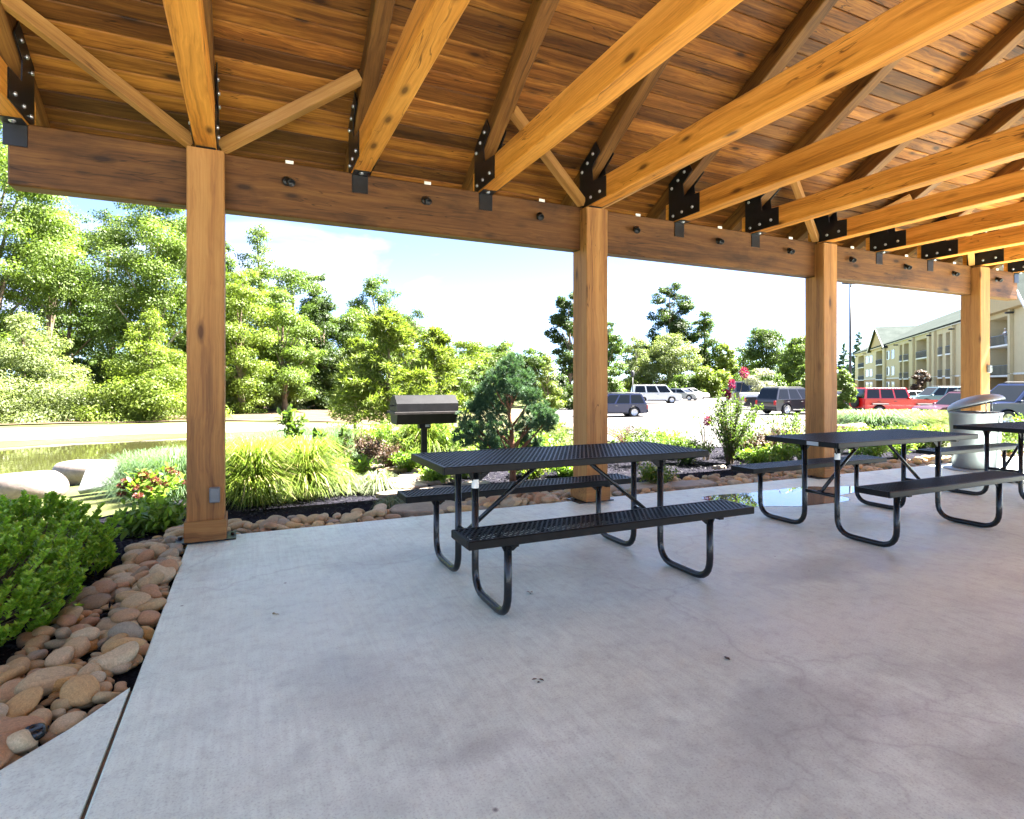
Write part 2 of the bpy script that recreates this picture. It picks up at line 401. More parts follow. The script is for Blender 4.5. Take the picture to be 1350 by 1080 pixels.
def ground_mat(name, stops, scale=3, bmp=.6, rough=.9, scale2=30, fine=(.75, 1.2)):
    m, n, l, p, o = newmat(name); v = objvec(n)
    f = noise(n, l, v, scale, 7, .62, .3); r = ramp(n, stops); l(f, r.inputs[0])
    g = noise(n, l, v, scale2, 5, .7); r2 = ramp(n, [(.3, g3(fine[0])), (.7, g3(fine[1]))]); l(g, r2.inputs[0])
    l(mixc(n, l, 1.0, r.outputs[0], r2.outputs[0], 'MULTIPLY'), p.inputs['Base Color'])
    p.inputs['Roughness'].default_value = rough; p.inputs['Specular IOR Level'].default_value = .2
    bump(n, l, p, g, bmp, .02); return m
MAT['lawn'] = ground_mat('lawn', [(.3, (0.0467, 0.0638, 0.0153)), (.5, (0.0765, 0.0892, 0.0255)), (.7, (0.119, 0.111, 0.0467))], .35, .8, .9, 30, (.6, 1.4))
MAT['mulch'] = ground_mat('dark_mulch', [(.3, (.012, .012, .016)), (.7, (.03, .028, .036))], 5, 1.0, .95, 70, (.35, 1.7))
MAT['mulch'].node_tree.nodes['Principled BSDF'].inputs['Specular IOR Level'].default_value = 0
MAT['lot'] = ground_mat('sun_bleached_asphalt', [(.3, (0.0816, 0.0775, 0.0768)), (.7, (0.102, 0.0968, 0.0952))], .5, .3, .85, 40, (.85, 1.12))
MAT['bounce'] = ground_mat('pale_bounce', [(.3, (.5, .5, .49)), (.7, (.6, .6, .58))], .5, .3, .85, 40, (.9, 1.08))  # kept bright so the added sheet throws sunlight into the pavilion
MAT['sand'] = ground_mat('pale_path', [(.3, (0.116, 0.102, 0.0782)), (.7, (0.163, 0.146, 0.119))], .8, .3, .9, 25, (.8, 1.15))
MAT['drygrass'] = ground_mat('dry_grass_bank', [(.3, (0.085, 0.085, 0.034)), (.5, (0.128, 0.119, 0.0595)), (.7, (0.162, 0.145, 0.085))], .5, .6, .9, 20, (.7, 1.3))
MAT['litter'] = ground_mat('leaf_litter', [(.3, (.06, .038, .022)), (.7, (.13, .095, .055))], .9, .8, .95, 18, (.6, 1.3))

def stone(name, cols, obj_random=True):
    m, n, l, p, o = newmat(name); v = objvec(n)
    if obj_random:
        oi = n.new('ShaderNodeObjectInfo'); rv = oi.outputs['Random']
    else:
        ge = n.new('ShaderNodeNewGeometry'); rv = ge.outputs['Random Per Island']
    k = len(cols); r = ramp(n, [(i / k, c) for i, c in enumerate(cols)]); r.color_ramp.interpolation = 'CONSTANT'; l(rv, r.inputs[0])
    f = noise(n, l, v, 9, 7, .6, 1.0); r2 = ramp(n, [(.3, g3(.72)), (.7, g3(1.18))]); l(f, r2.inputs[0])
    f3 = noise(n, l, v, 90, 3); r3 = ramp(n, [(.3, g3(.88)), (.7, g3(1.1))]); l(f3, r3.inputs[0])
    c = mixc(n, l, 1.0, r.outputs[0], r2.outputs[0], 'MULTIPLY'); c = mixc(n, l, 1.0, c, r3.outputs[0], 'MULTIPLY')
    l(c, p.inputs['Base Color']); p.inputs['Roughness'].default_value = .62; p.inputs['Specular IOR Level'].default_value = .35
    bump(n, l, p, mth(n, l, 'ADD', f3, mth(n, l, 'MULTIPLY', f, 1.5)), .4, .006); return m
SC = [(0.484, 0.343, 0.178), (0.396, 0.281, 0.153), (0.55, 0.416, 0.238), (0.33, 0.239, 0.145), (0.462, 0.291, 0.153), (0.462, 0.374, 0.238), (0.572, 0.374, 0.162), (0.374, 0.25, 0.145), (0.506, 0.385, 0.23), (0.341, 0.291, 0.212), (0.528, 0.343, 0.17), (0.44, 0.343, 0.204)]
MAT['cobble'] = stone('river_cobble', SC); MAT['cobble_far'] = stone('river_cobble_mass', SC, False)
CC = {'tan': [(0.506, 0.364, 0.18), (0.55, 0.416, 0.23), (0.462, 0.343, 0.18)], 'grey-brown': [(0.341, 0.291, 0.205), (0.33, 0.25, 0.148), (0.396, 0.322, 0.205)], 'reddish brown': [(0.462, 0.27, 0.139), (0.396, 0.239, 0.131), (0.495, 0.312, 0.164)], 'ochre yellow': [(0.572, 0.374, 0.139), (0.55, 0.364, 0.156)], 'pale buff': [(0.594, 0.478, 0.287), (0.55, 0.458, 0.295)]}
for k_, v_ in CC.items(): MAT['cob_' + k_] = stone('river_cobble_' + k_.replace(' ', '_').replace('-', '_'), v_)
MAT['flag'] = stone('flagstone', [(0.288, 0.223, 0.151), (0.331, 0.274, 0.202), (0.259, 0.209, 0.158), (0.31, 0.238, 0.144)])
MAT['boulder'] = stone('pale_boulder', [(0.22, 0.18, 0.155), (0.21, 0.165, 0.15), (0.23, 0.2, 0.165)])
MAT['greyslab'] = stone('grey_slab_stone', [(0.18, 0.185, 0.18), (0.18, 0.185, 0.18)])
MAT['tanboulder'] = stone('tan_boulder', [(.40, .27, .17), (.42, .29, .19)])

MAT['lf_tree'] = leafmat('leaf_bright', (0.0771, 0.121, 0.0222), (0.149, 0.208, 0.0417), .52)
MAT['lf_mid'] = leafmat('leaf_mid', (0.0488, 0.0847, 0.0166), (0.0981, 0.149, 0.0298), .52)
MAT['lf_dark'] = leafmat('leaf_dark', (0.0286, 0.0514, 0.0128), (0.0595, 0.0944, 0.0223), .52)
MAT['lf_yellow'] = leafmat('leaf_yellow_green', (0.0963, 0.137, 0.0197), (0.179, 0.232, 0.036), .52)
MAT['lf_pale'] = leafmat('leaf_pale', (0.12, 0.151, 0.0574), (0.201, 0.238, 0.0992), .52)
MAT['lf_feather'] = leafmat('leaf_feathery', (0.084, 0.124, 0.0174), (0.198, 0.238, 0.0496), 0.45)
MAT['lf_box'] = leafmat('leaf_glossy', (.16, .29, .025), (.46, .66, .08), .42, .33, spec=.5)
MAT['lf_pine'] = leafmat('needle_blue_green', (.022, .062, .034), (.11, .19, .10), .25, .5)
MAT['lf_grass'] = leafmat('blade_lime', (0.064, 0.12, 0.012), (0.208, 0.264, 0.036), .4, brown=(.45, .38, .2))
MAT['lf_blue'] = leafmat('blade_blue_green', (0.048, 0.096, 0.04), (0.128, 0.192, 0.096), .35)
MAT['lf_white'] = leafmat('blade_variegated', (0.12, 0.16, 0.064), (0.272, 0.304, 0.192), .35)
MAT['lf_straw'] = leafmat('blade_straw', (0.124, 0.0992, 0.0496), (0.248, 0.208, 0.119), .3)
MAT['lf_red'] = leafmat('petal_magenta', (.17, .003, .05), (.30, .010, .11), .3)
MAT['lf_rust'] = leafmat('petal_dull_red', (0.0992, 0.0248, 0.0174), (0.189, 0.0595, 0.0446), .3)
MAT['lf_brown'] = leafmat('seed_head_brown', (0.0446, 0.0248, 0.0174), (0.109, 0.0645, 0.0397), .2)
MAT['lf_white_fl'] = leafmat('petal_white', (0.198, 0.208, 0.149), (0.372, 0.372, 0.298), .35)
MAT['lf_lowgreen'] = leafmat('leaf_fresh', (0.08, 0.16, 0.02), (0.24, 0.352, 0.056), .38, .4)

m, n, l, p, o = newmat('pond_water')
p.inputs['Base Color'].default_value = (.035, .035, .012, 1); p.inputs['Roughness'].default_value = .03; p.inputs['Specular IOR Level'].default_value = .9
v = objvec(n); bump(n, l, p, noise(n, l, mapping(n, l, v, (1, 1, 1)), 2.2, 3), .12, .02); MAT['water'] = m
m, n, l, p, o = newmat('wet_film')
p.inputs['Base Color'].default_value = (.16, .155, .15, 1); p.inputs['Roughness'].default_value = .015; p.inputs['Specular IOR Level'].default_value = 1.0; p.inputs['IOR'].default_value = 1.6
MAT['puddle'] = m
m, n, l, p, o = newmat('window_glass')
p.inputs['Base Color'].default_value = (.05, .06, .07, 1); p.inputs['Roughness'].default_value = .06; p.inputs['Specular IOR Level'].default_value = .8
MAT['glass'] = m
MAT['carglass'] = m.copy(); MAT['carglass'].node_tree.nodes['Principled BSDF'].inputs['Base Color'].default_value = (.006, .008, .010, 1); MAT['carglass'].node_tree.nodes['Principled BSDF'].inputs['Specular IOR Level'].default_value = .35

# ------------------------------------------------------------ terrain and paved sheets
def axis(lo, hi, fine, far):
    a = list(np.arange(lo, hi + 1e-6, fine)); s = fine
    x = hi
    while x < far: s *= 1.25; x += s; a.append(x)
    s = fine; x = lo; b = []
    while x > -far: s *= 1.25; x -= s; b.append(x)
    return np.array(b[::-1] + a)
gx = axis(-30, 60, .5, 900); gy = axis(-12, 60, .5, 900)
XX, YY = np.meshgrid(gx, gy); ZZ = zg(XX, YY)
# hold the terrain under the slab
inslab = (XX > -.5) & (XX < 13.5) & (YY > -3.1) & (YY < 5.1); ZZ = np.where(inslab, np.minimum(ZZ, -.09), ZZ)
V = np.stack([XX.ravel(), YY.ravel(), ZZ.ravel()], 1)
ny, nx = XX.shape; ii = (np.arange(ny - 1)[:, None] * nx + np.arange(nx - 1)[None]).ravel()
Fq = np.stack([ii, ii + 1, ii + nx + 1, ii + nx], 1)
link('ground', mesh_np('ground', V, Fq, True, [MAT['lawn']]), kind='structure', label='grassy ground around the pavilion and pond')

def clip_rect(poly, x0, x1, y0, y1):
    for ax, lim, sg in ((0, x0, 1), (0, x1, -1), (1, y0, 1), (1, y1, -1)):
        out = []
        for i in range(len(poly)):
            a, b = poly[i - 1], poly[i]
            da, db = (a[ax] - lim) * sg, (b[ax] - lim) * sg
            if (da >= 0) != (db >= 0):
                t = da / (da - db); out.append((a[0] + (b[0] - a[0]) * t, a[1] + (b[1] - a[1]) * t))
            if db >= 0: out.append(b)
        poly = out
        if len(poly) < 3: return []
    return poly
def drape(name, poly, dz, mat, cell=.5, camspace=True, **k):
    if camspace: poly = [W2(*q) for q in poly]
    xs = [q[0] for q in poly]; ys = [q[1] for q in poly]
    X0, X1, Y0, Y1 = min(xs), max(xs), min(ys), max(ys)
    me_v = {}; vs = []; fs = []
    def vid(q):
        key = (round(q[0], 4), round(q[1], 4))
        if key not in me_v: me_v[key] = len(vs); vs.append(key)
        return me_v[key]
    for i in range(int(math.floor(X0 / cell)), int(math.ceil(X1 / cell))):
        for j in range(int(math.floor(Y0 / cell)), int(math.ceil(Y1 / cell))):
            c = clip_rect(poly, i * cell, (i + 1) * cell, j * cell, (j + 1) * cell)
            if len(c) >= 3:
                ids = []
                for q in c:
                    t = vid(q)
                    if t not in ids: ids.append(t)
                if len(ids) >= 3: fs.append(ids)
    vs = np.array(vs); z = zg(vs[:, 0], vs[:, 1]) + dz
    me = D.meshes.new(name); me.from_pydata([(a, b, c) for (a, b), c in zip(vs.tolist(), z.tolist())], [], fs); me.materials.append(mat)
    me.polygons.foreach_set('use_smooth', [True] * len(fs)); me.update()
    # faces up
    if me.polygons and me.polygons[0].normal.z < 0: me.flip_normals()
    return link(name, me, **k)

drape('water', [(a, b) for a, b in POND], 0, MAT['water'], 4, kind='structure', label='still brown-green pond water')
wo = COL.objects['water']
nvw = len(wo.data.vertices); co = np.zeros(nvw * 3, np.float32); wo.data.vertices.foreach_get('co', co); co[2::3] = -.62; wo.data.vertices.foreach_set('co', co); wo.data.update()
# widen the water sheet a little so that its rim lies inside the banks
drape('bank', [(-34, 3), (-25, 8.6), (-14.9, 17.2), (-13.3, 18.7), (-11.2, 20), (-8.4, 20.4), (-4, 21.5), (2, 25), (1.6, 27.5), (-6, 25.6), (-10.5, 22.9), (-14.2, 20.6), (-26, 11.5), (-36, 6)], .012, MAT['sand'], .5, kind='structure', label='pale sandy path along the far bank of the pond')
drape('field', [(-22, 24), (-5, 27.2), (2, 28), (6, 21), (9, 27), (4, 60), (-30, 60), (-36, 30)], .02, MAT['drygrass'], 1, kind='structure', label='dry pale grass clearing beyond the pond')
drape('woodland_floor', [(-40, 8), (-26, 12.4), (-15.6, 20.4), (-10.6, 24.4), (-5.5, 29.5), (-11, 45), (-60, 60), (-70, 20)], .045, MAT['litter'], 1, kind='structure', label='brown leaf litter under the trees')
LOT = [(2.4, 12.6), (4.2, 11.4), (4.9, 10.2), (6.5, 11.2), (9.4, 15), (12.5, 24), (33, 26), (60, 40), (85, 92), (60, 92), (24, 85), (11, 85), (3.2, 60), (2.6, 30), (1.8, 20)]
drape('parking_lot', LOT, .03, MAT['lot'], 1, kind='structure', label='bleached asphalt parking lot')
drape('bounce_sheet', [(-9, -3.16), (34, -3.16), (34, -22), (-9, -22)], .03, MAT['bounce'], 2, camspace=False, kind='structure', label='unseen pale sheet added behind the pavilion to bounce sunlight')  # unseen, added to bounce sunlight up under the roof
# garden beds of dark mulch round the slab
drape('mulch_bed', [(-.42, 2.5), (-.75, 2.0), (-2.6, 1.1), (-3.2, 3), (-2.2, 5.4), (-1.2, 6.6), (.5, 8.4), (3.2, 8.8), (5.6, 10.4), (8.6, 9.2), (12.5, 8), (13.2, 5.1), (3, 5.05), (-.4, 5.05)], .02, MAT['mulch'], .3, camspace=False, kind='structure', label='bed of dark shredded mulch round the slab')

# slab and walkway
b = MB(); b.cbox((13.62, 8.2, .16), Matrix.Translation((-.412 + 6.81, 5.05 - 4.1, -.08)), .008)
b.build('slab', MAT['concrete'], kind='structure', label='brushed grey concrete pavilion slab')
walk = [(-.424, 2.69), (-.56, 2.46), (-.71, 2.27), (-.95, 2.04), (-1.3, 1.80), (-2.2, 1.35), (-3.4, .9), (-3.4, -3.15), (-.424, -3.15)]
b = MB(); n_ = len(walk)
b.add([(x, y, -.004) for x, y in walk] + [(x, y, -.14) for x, y in walk], [list(range(n_))[::-1], list(range(n_, 2 * n_))] + [[i, n_ + i, n_ + (i + 1) % n_, (i + 1) % n_] for i in range(n_)])
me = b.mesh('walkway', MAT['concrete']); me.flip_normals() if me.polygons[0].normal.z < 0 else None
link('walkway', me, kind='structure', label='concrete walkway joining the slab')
b = MB(); b.box((-.418, -.2, -.033), (.010, 5.75, .04), ch=0.001)
b.build('joint', MAT['bark'], kind='structure', label='dark filler joint between slab and walkway')
# puddle on the slab
pz = []
for k in range(40):
    a = 2 * math.pi * k / 40; rr = 1 + .16 * math.sin(3 * a + .6) + .10 * math.sin(5 * a + 2) + .06 * math.sin(9 * a)
    pz.append((5.25 + 1.0 * rr * math.cos(a), 4.28 + .38 * rr * math.sin(a), .0025))
b = MB(); b.add(pz, [list(range(40))]); b.build('puddle', MAT['puddle'], label='shallow rain puddle on the slab behind the middle table', cat='puddle')

# ------------------------------------------------------------ pavilion
S = 1.162; PX0 = -.289; PY = 4.868
TX = [PX0 + i * S for i in range(-1, 11)]
RIDGE_Y = 1.6
PV = empty('pavilion', (TX[1], PY, 0), label='open timber picnic pavilion with orange plank ceiling and heavy trusses', cat='pavilion')
PV.location = (0, 0, 0)
def mirY(y, m): return y if not m else 2 * RIDGE_Y - y
# posts
outlets = {}
for side in (0, 1):
    for i in (0, 3, 6, 9):
        x = PX0 + i * S; w_, t_ = .252, .273
        yf = PY if not side else mirY(PY, 1)
        s_ = 1 if not side else -1
        b = MB()
        off = random.uniform(-30, 30); hw_ = w_ / 2; y0_, y1_, y2_ = yf, yf + s_ * .13, yf + s_ * t_; c_ = .008
        prof = [(y0_, .012), (y0_, 2.965), (y1_, 2.965), (y1_, 2.5565), (y2_, 2.5565), (y2_, .012)]
        V = []; nP = len(prof)
        for sx, ins in ((-hw_, c_), (-hw_ + c_, 0), (hw_ - c_, 0), (hw_, c_)):
            for q, (yy, zz) in enumerate(prof):
                yy2 = yy + (s_ * ins if q < 2 else (-s_ * ins if q in (4, 5) else 0)); V.append((x + sx, yy2, zz))
        Fs = [list(range(nP)), list(range(3 * nP, 4 * nP))[::-1]]
        for q in range(3):
            for e in range(nP): Fs.append([q * nP + e, (q + 1) * nP + e, (q + 1) * nP + (e + 1) % nP, q * nP + (e + 1) % nP])
        if s_ < 0: Fs = [f_[::-1] for f_ in Fs]
        b.add(V, Fs, g=[(v_[2] + off, v_[0] + off, v_[1]) for v_ in V], r=random.random())
        po = b.build('post', MAT['post'], PV)
        b = MB(); h = .15
        b.box((x, yf - s_ * .011, .02 + h / 2), (w_ + .030, .020, h), ch=.003, r=.25)
        b.box((x, yf + s_ * (t_ + .011), .02 + h / 2), (w_ + .030, .020, h), ch=.003, r=.25)
        for q in (-1, 1): b.box((x + q * (w_ / 2 + .007), yf + s_ * t_ / 2, .02 + h / 2), (.012, t_ - .003, h), ch=.003, r=.3)
        b.build('base_trim', MAT['post'], po)
        b = MB(); b.box((x, yf + s_ * t_ / 2, .006), (w_ + .16, t_ - .02, .010), ch=.001)
        for q in (-1, 1): b.lathe([(0, .03), (.014, .03), (.014, .011), (.02, .011)], 8, Matrix.Translation((x + q * (w_ / 2 + .055), yf + s_ * t_ / 2, 0)))
        b.build('base_plate', MAT['steel'], po)
        if side == 0 and i in (0, 9):
            b = MB(); zz = .36 if i == 0 else 1.42; xx = x + .062
            b.box((xx, yf - .018, zz), (.072, .036, .115), ch=.006); b.box((xx + .002, yf - .040, zz), (.060, .010, .10), ch=.003)
            b.box((xx + .022, yf - .047, zz + .012), (.008, .006, .05), ch=.002)
            b.build('outlet_box', MAT['grey_box'], po)
    # eave beam
    yb = mirY(5.0 + .075, side)
    b = MB(); b.beam((TX[0] - .045, yb, 2.78), (TX[-1] + .045, yb, 2.78), .15, .44, ch=.012, r=.5)
    b.build('eave_beam', MAT['beam'], PV)
# trusses
SL = .58
def rz_(y): return 3.40 + SL * (4.80 - y)     # underside of rafter above a plan position on the front slope
RD = .17
ZR = rz_(RIDGE_Y)
EAVE_Y = 5.72
NRM = math.hypot(1, SL)
for k, x in enumerate(TX):
    tr = empty('truss', (x, 5.0, 3.0), parent=PV)
    def L_(b): # move into truss space
        b.v = [(p[0] - x, p[1] - 5.0, p[2] - 3.0) for p in b.v]; return b
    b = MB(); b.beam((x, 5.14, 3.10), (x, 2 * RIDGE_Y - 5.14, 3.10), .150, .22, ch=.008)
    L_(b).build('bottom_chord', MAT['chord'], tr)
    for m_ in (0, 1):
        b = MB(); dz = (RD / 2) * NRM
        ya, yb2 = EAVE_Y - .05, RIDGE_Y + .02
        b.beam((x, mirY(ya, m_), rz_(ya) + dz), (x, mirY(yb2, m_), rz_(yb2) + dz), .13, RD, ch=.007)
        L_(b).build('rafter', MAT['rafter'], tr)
        # gusset plates with bolts on both faces
        prof = [(5.075, 2.995), (4.60, 2.995), (4.60, 3.195), (4.83, 3.215), (4.845, 3.36), (4.70, 3.462), (4.775, 3.585), (5.075, 3.42)]
        prof = [(mirY(a, m_), c) for a, c in prof]
        if m_: prof = prof[::-1]
        for q in (-1, 1):
            g = MB()
            Mx = Matrix(((0, 1, 0, x), (1, 0, 0, 0), (0, 0, 1, 0), (0, 0, 0, 1)))
            g.prism(prof, q * .0755, q * .0835, Mx)
            for (yy, zz) in ((5.0, 3.05), (4.86, 3.06), (4.70, 3.07), (5.02, 3.36), (4.92, 3.42), (4.82, 3.48)):
                M = Matrix.Translation((x + q * .0835, mirY(yy, m_), zz)) @ Matrix.Rotation(q * math.pi / 2, 4, 'Y')
                g.lathe([(.0165, 0), (.0165, .006), (.012, .013), (0, .015)], 10, M, mi=1)
            L_(g).build('gusset_plate', [MAT['steel'], MAT['bolt']], tr)
    # king post
    b = MB(); b.beam((x, RIDGE_Y, 3.21), (x, RIDGE_Y, ZR + .02), .12, .12, up=(1, 0, 0)); L_(b).build('king_post', MAT['rafter'], tr)
    # angle bracket on the beam face (not over posts)
    for m_ in (0, 1):
        s_ = -1 if not m_ else 1; yb = mirY(5.0, m_)
        b = MB()
        if (k - 1) % 3:
            b.box((x, yb + s_ * .004, 2.905), (.135, .008, .15), ch=.002)
        b.box((x, yb + s_ * .055, 2.985), (.135, .11, .007), ch=.002)
        if (k - 1) % 3: b.lathe([(.024, 0), (.024, .003), (.015, .004), (.015, .012), (0, .014)], 12, Matrix.Translation((x, yb + s_ * .008, 2.90)) @ Matrix.Rotation(-s_ * -math.pi / 2, 4, 'X'), mi=1)
        b.lathe([(.022, 0), (.022, -.003), (.014, -.004), (.014, -.011), (0, -.012)], 12, Matrix.Translation((x, yb + s_ * .06, 2.981)), mi=1)
        L_(b).build('angle_bracket', [MAT['steel'], MAT['bolt']], tr)
# diagonal braces at the posts
for m_ in (0, 1):
    for i in (0, 3, 6, 9):
        for q in (-1, 1):
            x = PX0 + i * S
            b = MB(); b.beam((x + q * .10, mirY(5.0, m_), 3.04), (x + q * 1.09, mirY(4.56, m_), 3.60), .075, .095, ch=.004)
            b.build('brace', MAT['brace'], PV)
# ridge board
b = MB(); b.beam((TX[0] - .15, RIDGE_Y, ZR + .16), (TX[-1] + .15, RIDGE_Y, ZR + .16), .05, .2); b.build('ridge_board', MAT['rafter'], PV)
# plank deck, both slopes: boards with random butt joints over the rafters
for m_ in (0, 1):
    b = MB(); bw = .138
    sl_len = (EAVE_Y - RIDGE_Y) * NRM; nrow = int(sl_len / bw)
    ux, uz = 1 / NRM, SL / NRM
    for r_ in range(nrow):
        s0 = (r_ + .5) * bw
        y = EAVE_Y - s0 * ux; z = rz_(EAVE_Y) + RD * NRM + .022 + s0 * uz
        ymir = mirY(y, m_)
        cuts = [TX[0] - .17]; k = random.choice([1, 2, 3])
        while k < len(TX) - 1: cuts.append(TX[k]); k += random.choice([2, 3, 3, 4])
        cuts.append(TX[-1] + .17)
        sg = -1 if not m_ else 1
        upv = (0, -sg * SL, 1)
        for c0, c1 in zip(cuts[:-1], cuts[1:]):
            b.beam((c0 + .002, ymir, z + random.uniform(-.0015, .0015)), (c1 - .002, ymir, z), bw - .005, .038, up=upv, ch=.006)
    b.build('plank_ceiling', MAT['deck'], PV)
# roofing above, fascia
MAT['shingle'] = ground_mat('roof_shingle', [(.3, (.05, .07, .06)), (.7, (.09, .12, .10))], 4, .6, .9, 40)
for m_ in (0, 1):
    b = MB(); z0 = rz_(EAVE_Y + .04) + RD * NRM + .052 + .02; z1 = rz_(RIDGE_Y) + RD * NRM + .052 + .02
    b.beam((TX[0] - .2 + (TX[-1] - TX[0] + .4) / 2, mirY(EAVE_Y + .04, m_), z0), (TX[0] - .2 + (TX[-1] - TX[0] + .4) / 2, mirY(RIDGE_Y - .02, m_), z1), TX[-1] - TX[0] + .4, .03, ch=.003)
    b.build('roof_covering', MAT['shingle'], PV)
    b = MB(); b.beam((TX[0] - .2, mirY(EAVE_Y + .02, m_), z0 - .115), (TX[-1] + .2, mirY(EAVE_Y + .02, m_), z0 - .115), .024, .16, ch=.003)
    b.build('fascia_board', MAT['beam'], PV)
for k in range(11):   # small white clips above each lamp
    x = PX0 + (k - .5) * S
    if k == 0: continue
    b = MB(); b.box((x + .015, 4.994, 3.003), (.062, .010, .026), ch=.002); b.build('white_clip', MAT['white'], PV)
# spotlights on the beam
def spot():
    t = empty('spotlight', cat='light')
    b = MB(); b.lathe([(0, 0), (.038, 0), (.038, .012), (.03, .02), (0, .02)], 16, Matrix.Rotation(math.pi / 2, 4, 'X')); b.build('mounting_plate', MAT['steel'], t)
    b = MB(); b.tube([(0, -.02, 0), (0, -.045, -.002), (0.004, -.055, -.012)], .011, 10); b.build('knuckle', MAT['steel'], t)
    b = MB(); M = Matrix.Translation((.006, -.058, -.012)) @ Matrix.Rotation(R(20), 4, 'Z') @ Matrix.Rotation(R(128), 4, 'X')
    b.lathe([(0, -.045), (.018, -.045), (.022, -.03), (.023, .0), (.031, .012), (.031, .042), (.027, .042), (.024, .02), (0, .02)], 16, M)
    b.build('lamp_head', MAT['steel'], t); return t
sp0 = spot(); lab = ['first from the left, beside the corner post', 'between the first and second brackets', 'just left of the second post', 'just right of the second post', 'second to the right of the second post', 'just left of the third post', 'just right of the third post', 'second to the right of the third post', 'just left of the last post', 'on the beam end past the last post']
for k in range(10):
    o_ = sp0 if k == 0 else copy_tree(sp0)
    o_.location = (PX0 + (k + .5) * S - .005, 5.0, 2.845); o_.rotation_euler = (0, 0, R([10, -8, -30, -38, -30, -35, -40, -30, -36, -30][k]))
    o_['label'] = 'small black spotlight on the eave beam, ' + lab[k]; o_['group'] = 'spotlights along the eave beam'

# ------------------------------------------------------------ picnic tables
def lattice(b, x0, x1, y0, y1, z, px=.030, slope=.62, bw=.0085, th=.004):
    """expanded-metal sheet: two families of crossing flat strands"""
    W_, H_ = x1 - x0, y1 - y0
    for sg in (1, -1):
        c = -H_ * slope
        while c < W_ + H_ * slope:
            # strand x = c + sg*slope*(y-mid) over the height
            pts = []
            ya, yb = 0, H_
            xa, xb = (c, c + slope * H_) if sg > 0 else (c + slope * H_ - slope * H_, c - slope * H_)
            # clip to [0,W]
            t0, t1 = 0, 1; dx = xb - xa
            for lim, side in ((0, 1), (W_, -1)):
                fa, fb = (xa - lim) * side, (xb - lim) * side
                if fa < 0 and fb < 0: t0 = 2
                elif fa < 0: t0 = max(t0, fa / (fa - fb))
                elif fb < 0: t1 = min(t1, fa / (fa - fb))
            if t0 < t1 - .02:
                A = Vector((x0 + xa + dx * t0, y0 + H_ * t0, z)); B = Vector((x0 + xa + dx * t1, y0 + H_ * t1, z))
                n_ = Vector((-(B - A).y, (B - A).x, 0)).normalized() * bw / 2; u = Vector((0, 0, th / 2))
                off = sg * .0008
                V = [A - n_ - u, A + n_ - u, A + n_ + u, A - n_ + u, B - n_ - u, B + n_ - u, B + n_ + u, B - n_ + u]
                V = [v_ + Vector((0, 0, off)) for v_ in V]
                b.add(V, [(0, 1, 5, 4), (1, 2, 6, 5), (2, 3, 7, 6), (3, 0, 4, 7)])
            c += px
def slabtop(x0, x1, y0, y1, ztop, skirt=.042):
    b = MB(); lattice(b, x0 + .012, x1 - .012, y0 + .012, y1 - .012, ztop - .004)
    rim = .022
    for (c_, s_) in (((x0 + x1) / 2, (y0 + rim / 2)), ((x0 + x1) / 2, (y1 - rim / 2))):
        b.box((c_, s_, ztop - skirt / 2), (x1 - x0, rim, skirt), ch=.006)
    for xx in (x0 + rim / 2, x1 - rim / 2):
        b.box((xx, (y0 + y1) / 2, ztop - skirt / 2), (rim, y1 - y0 - 2 * rim + .004, skirt - .001), ch=.003)
    # stiffening ribs below
    for f in (.25, .5, .75):
        b.box((x0 + (x1 - x0) * f, (y0 + y1) / 2, ztop - .022), (.03, y1 - y0 - .03, .016), ch=.002)
    return b
def bend(pts, r, n=6):
    out = [Vector(pts[0])]
    for i in range(1, len(pts) - 1):
        p0, p1, p2 = Vector(pts[i - 1]), Vector(pts[i]), Vector(pts[i + 1])
        a = (p0 - p1).normalized(); c = (p2 - p1).normalized()
        rr = min(r, (p0 - p1).length * .48, (p2 - p1).length * .48)
        for k in range(n + 1):
            t = k / n; A = p1 + a * rr * (1 - t) ; 
            q = (p1 + a * rr) * (1 - t) ** 2 + p1 * 2 * t * (1 - t) + (p1 + c * rr) * t * t
            out.append(q)
    out.append(Vector(pts[-1])); return out
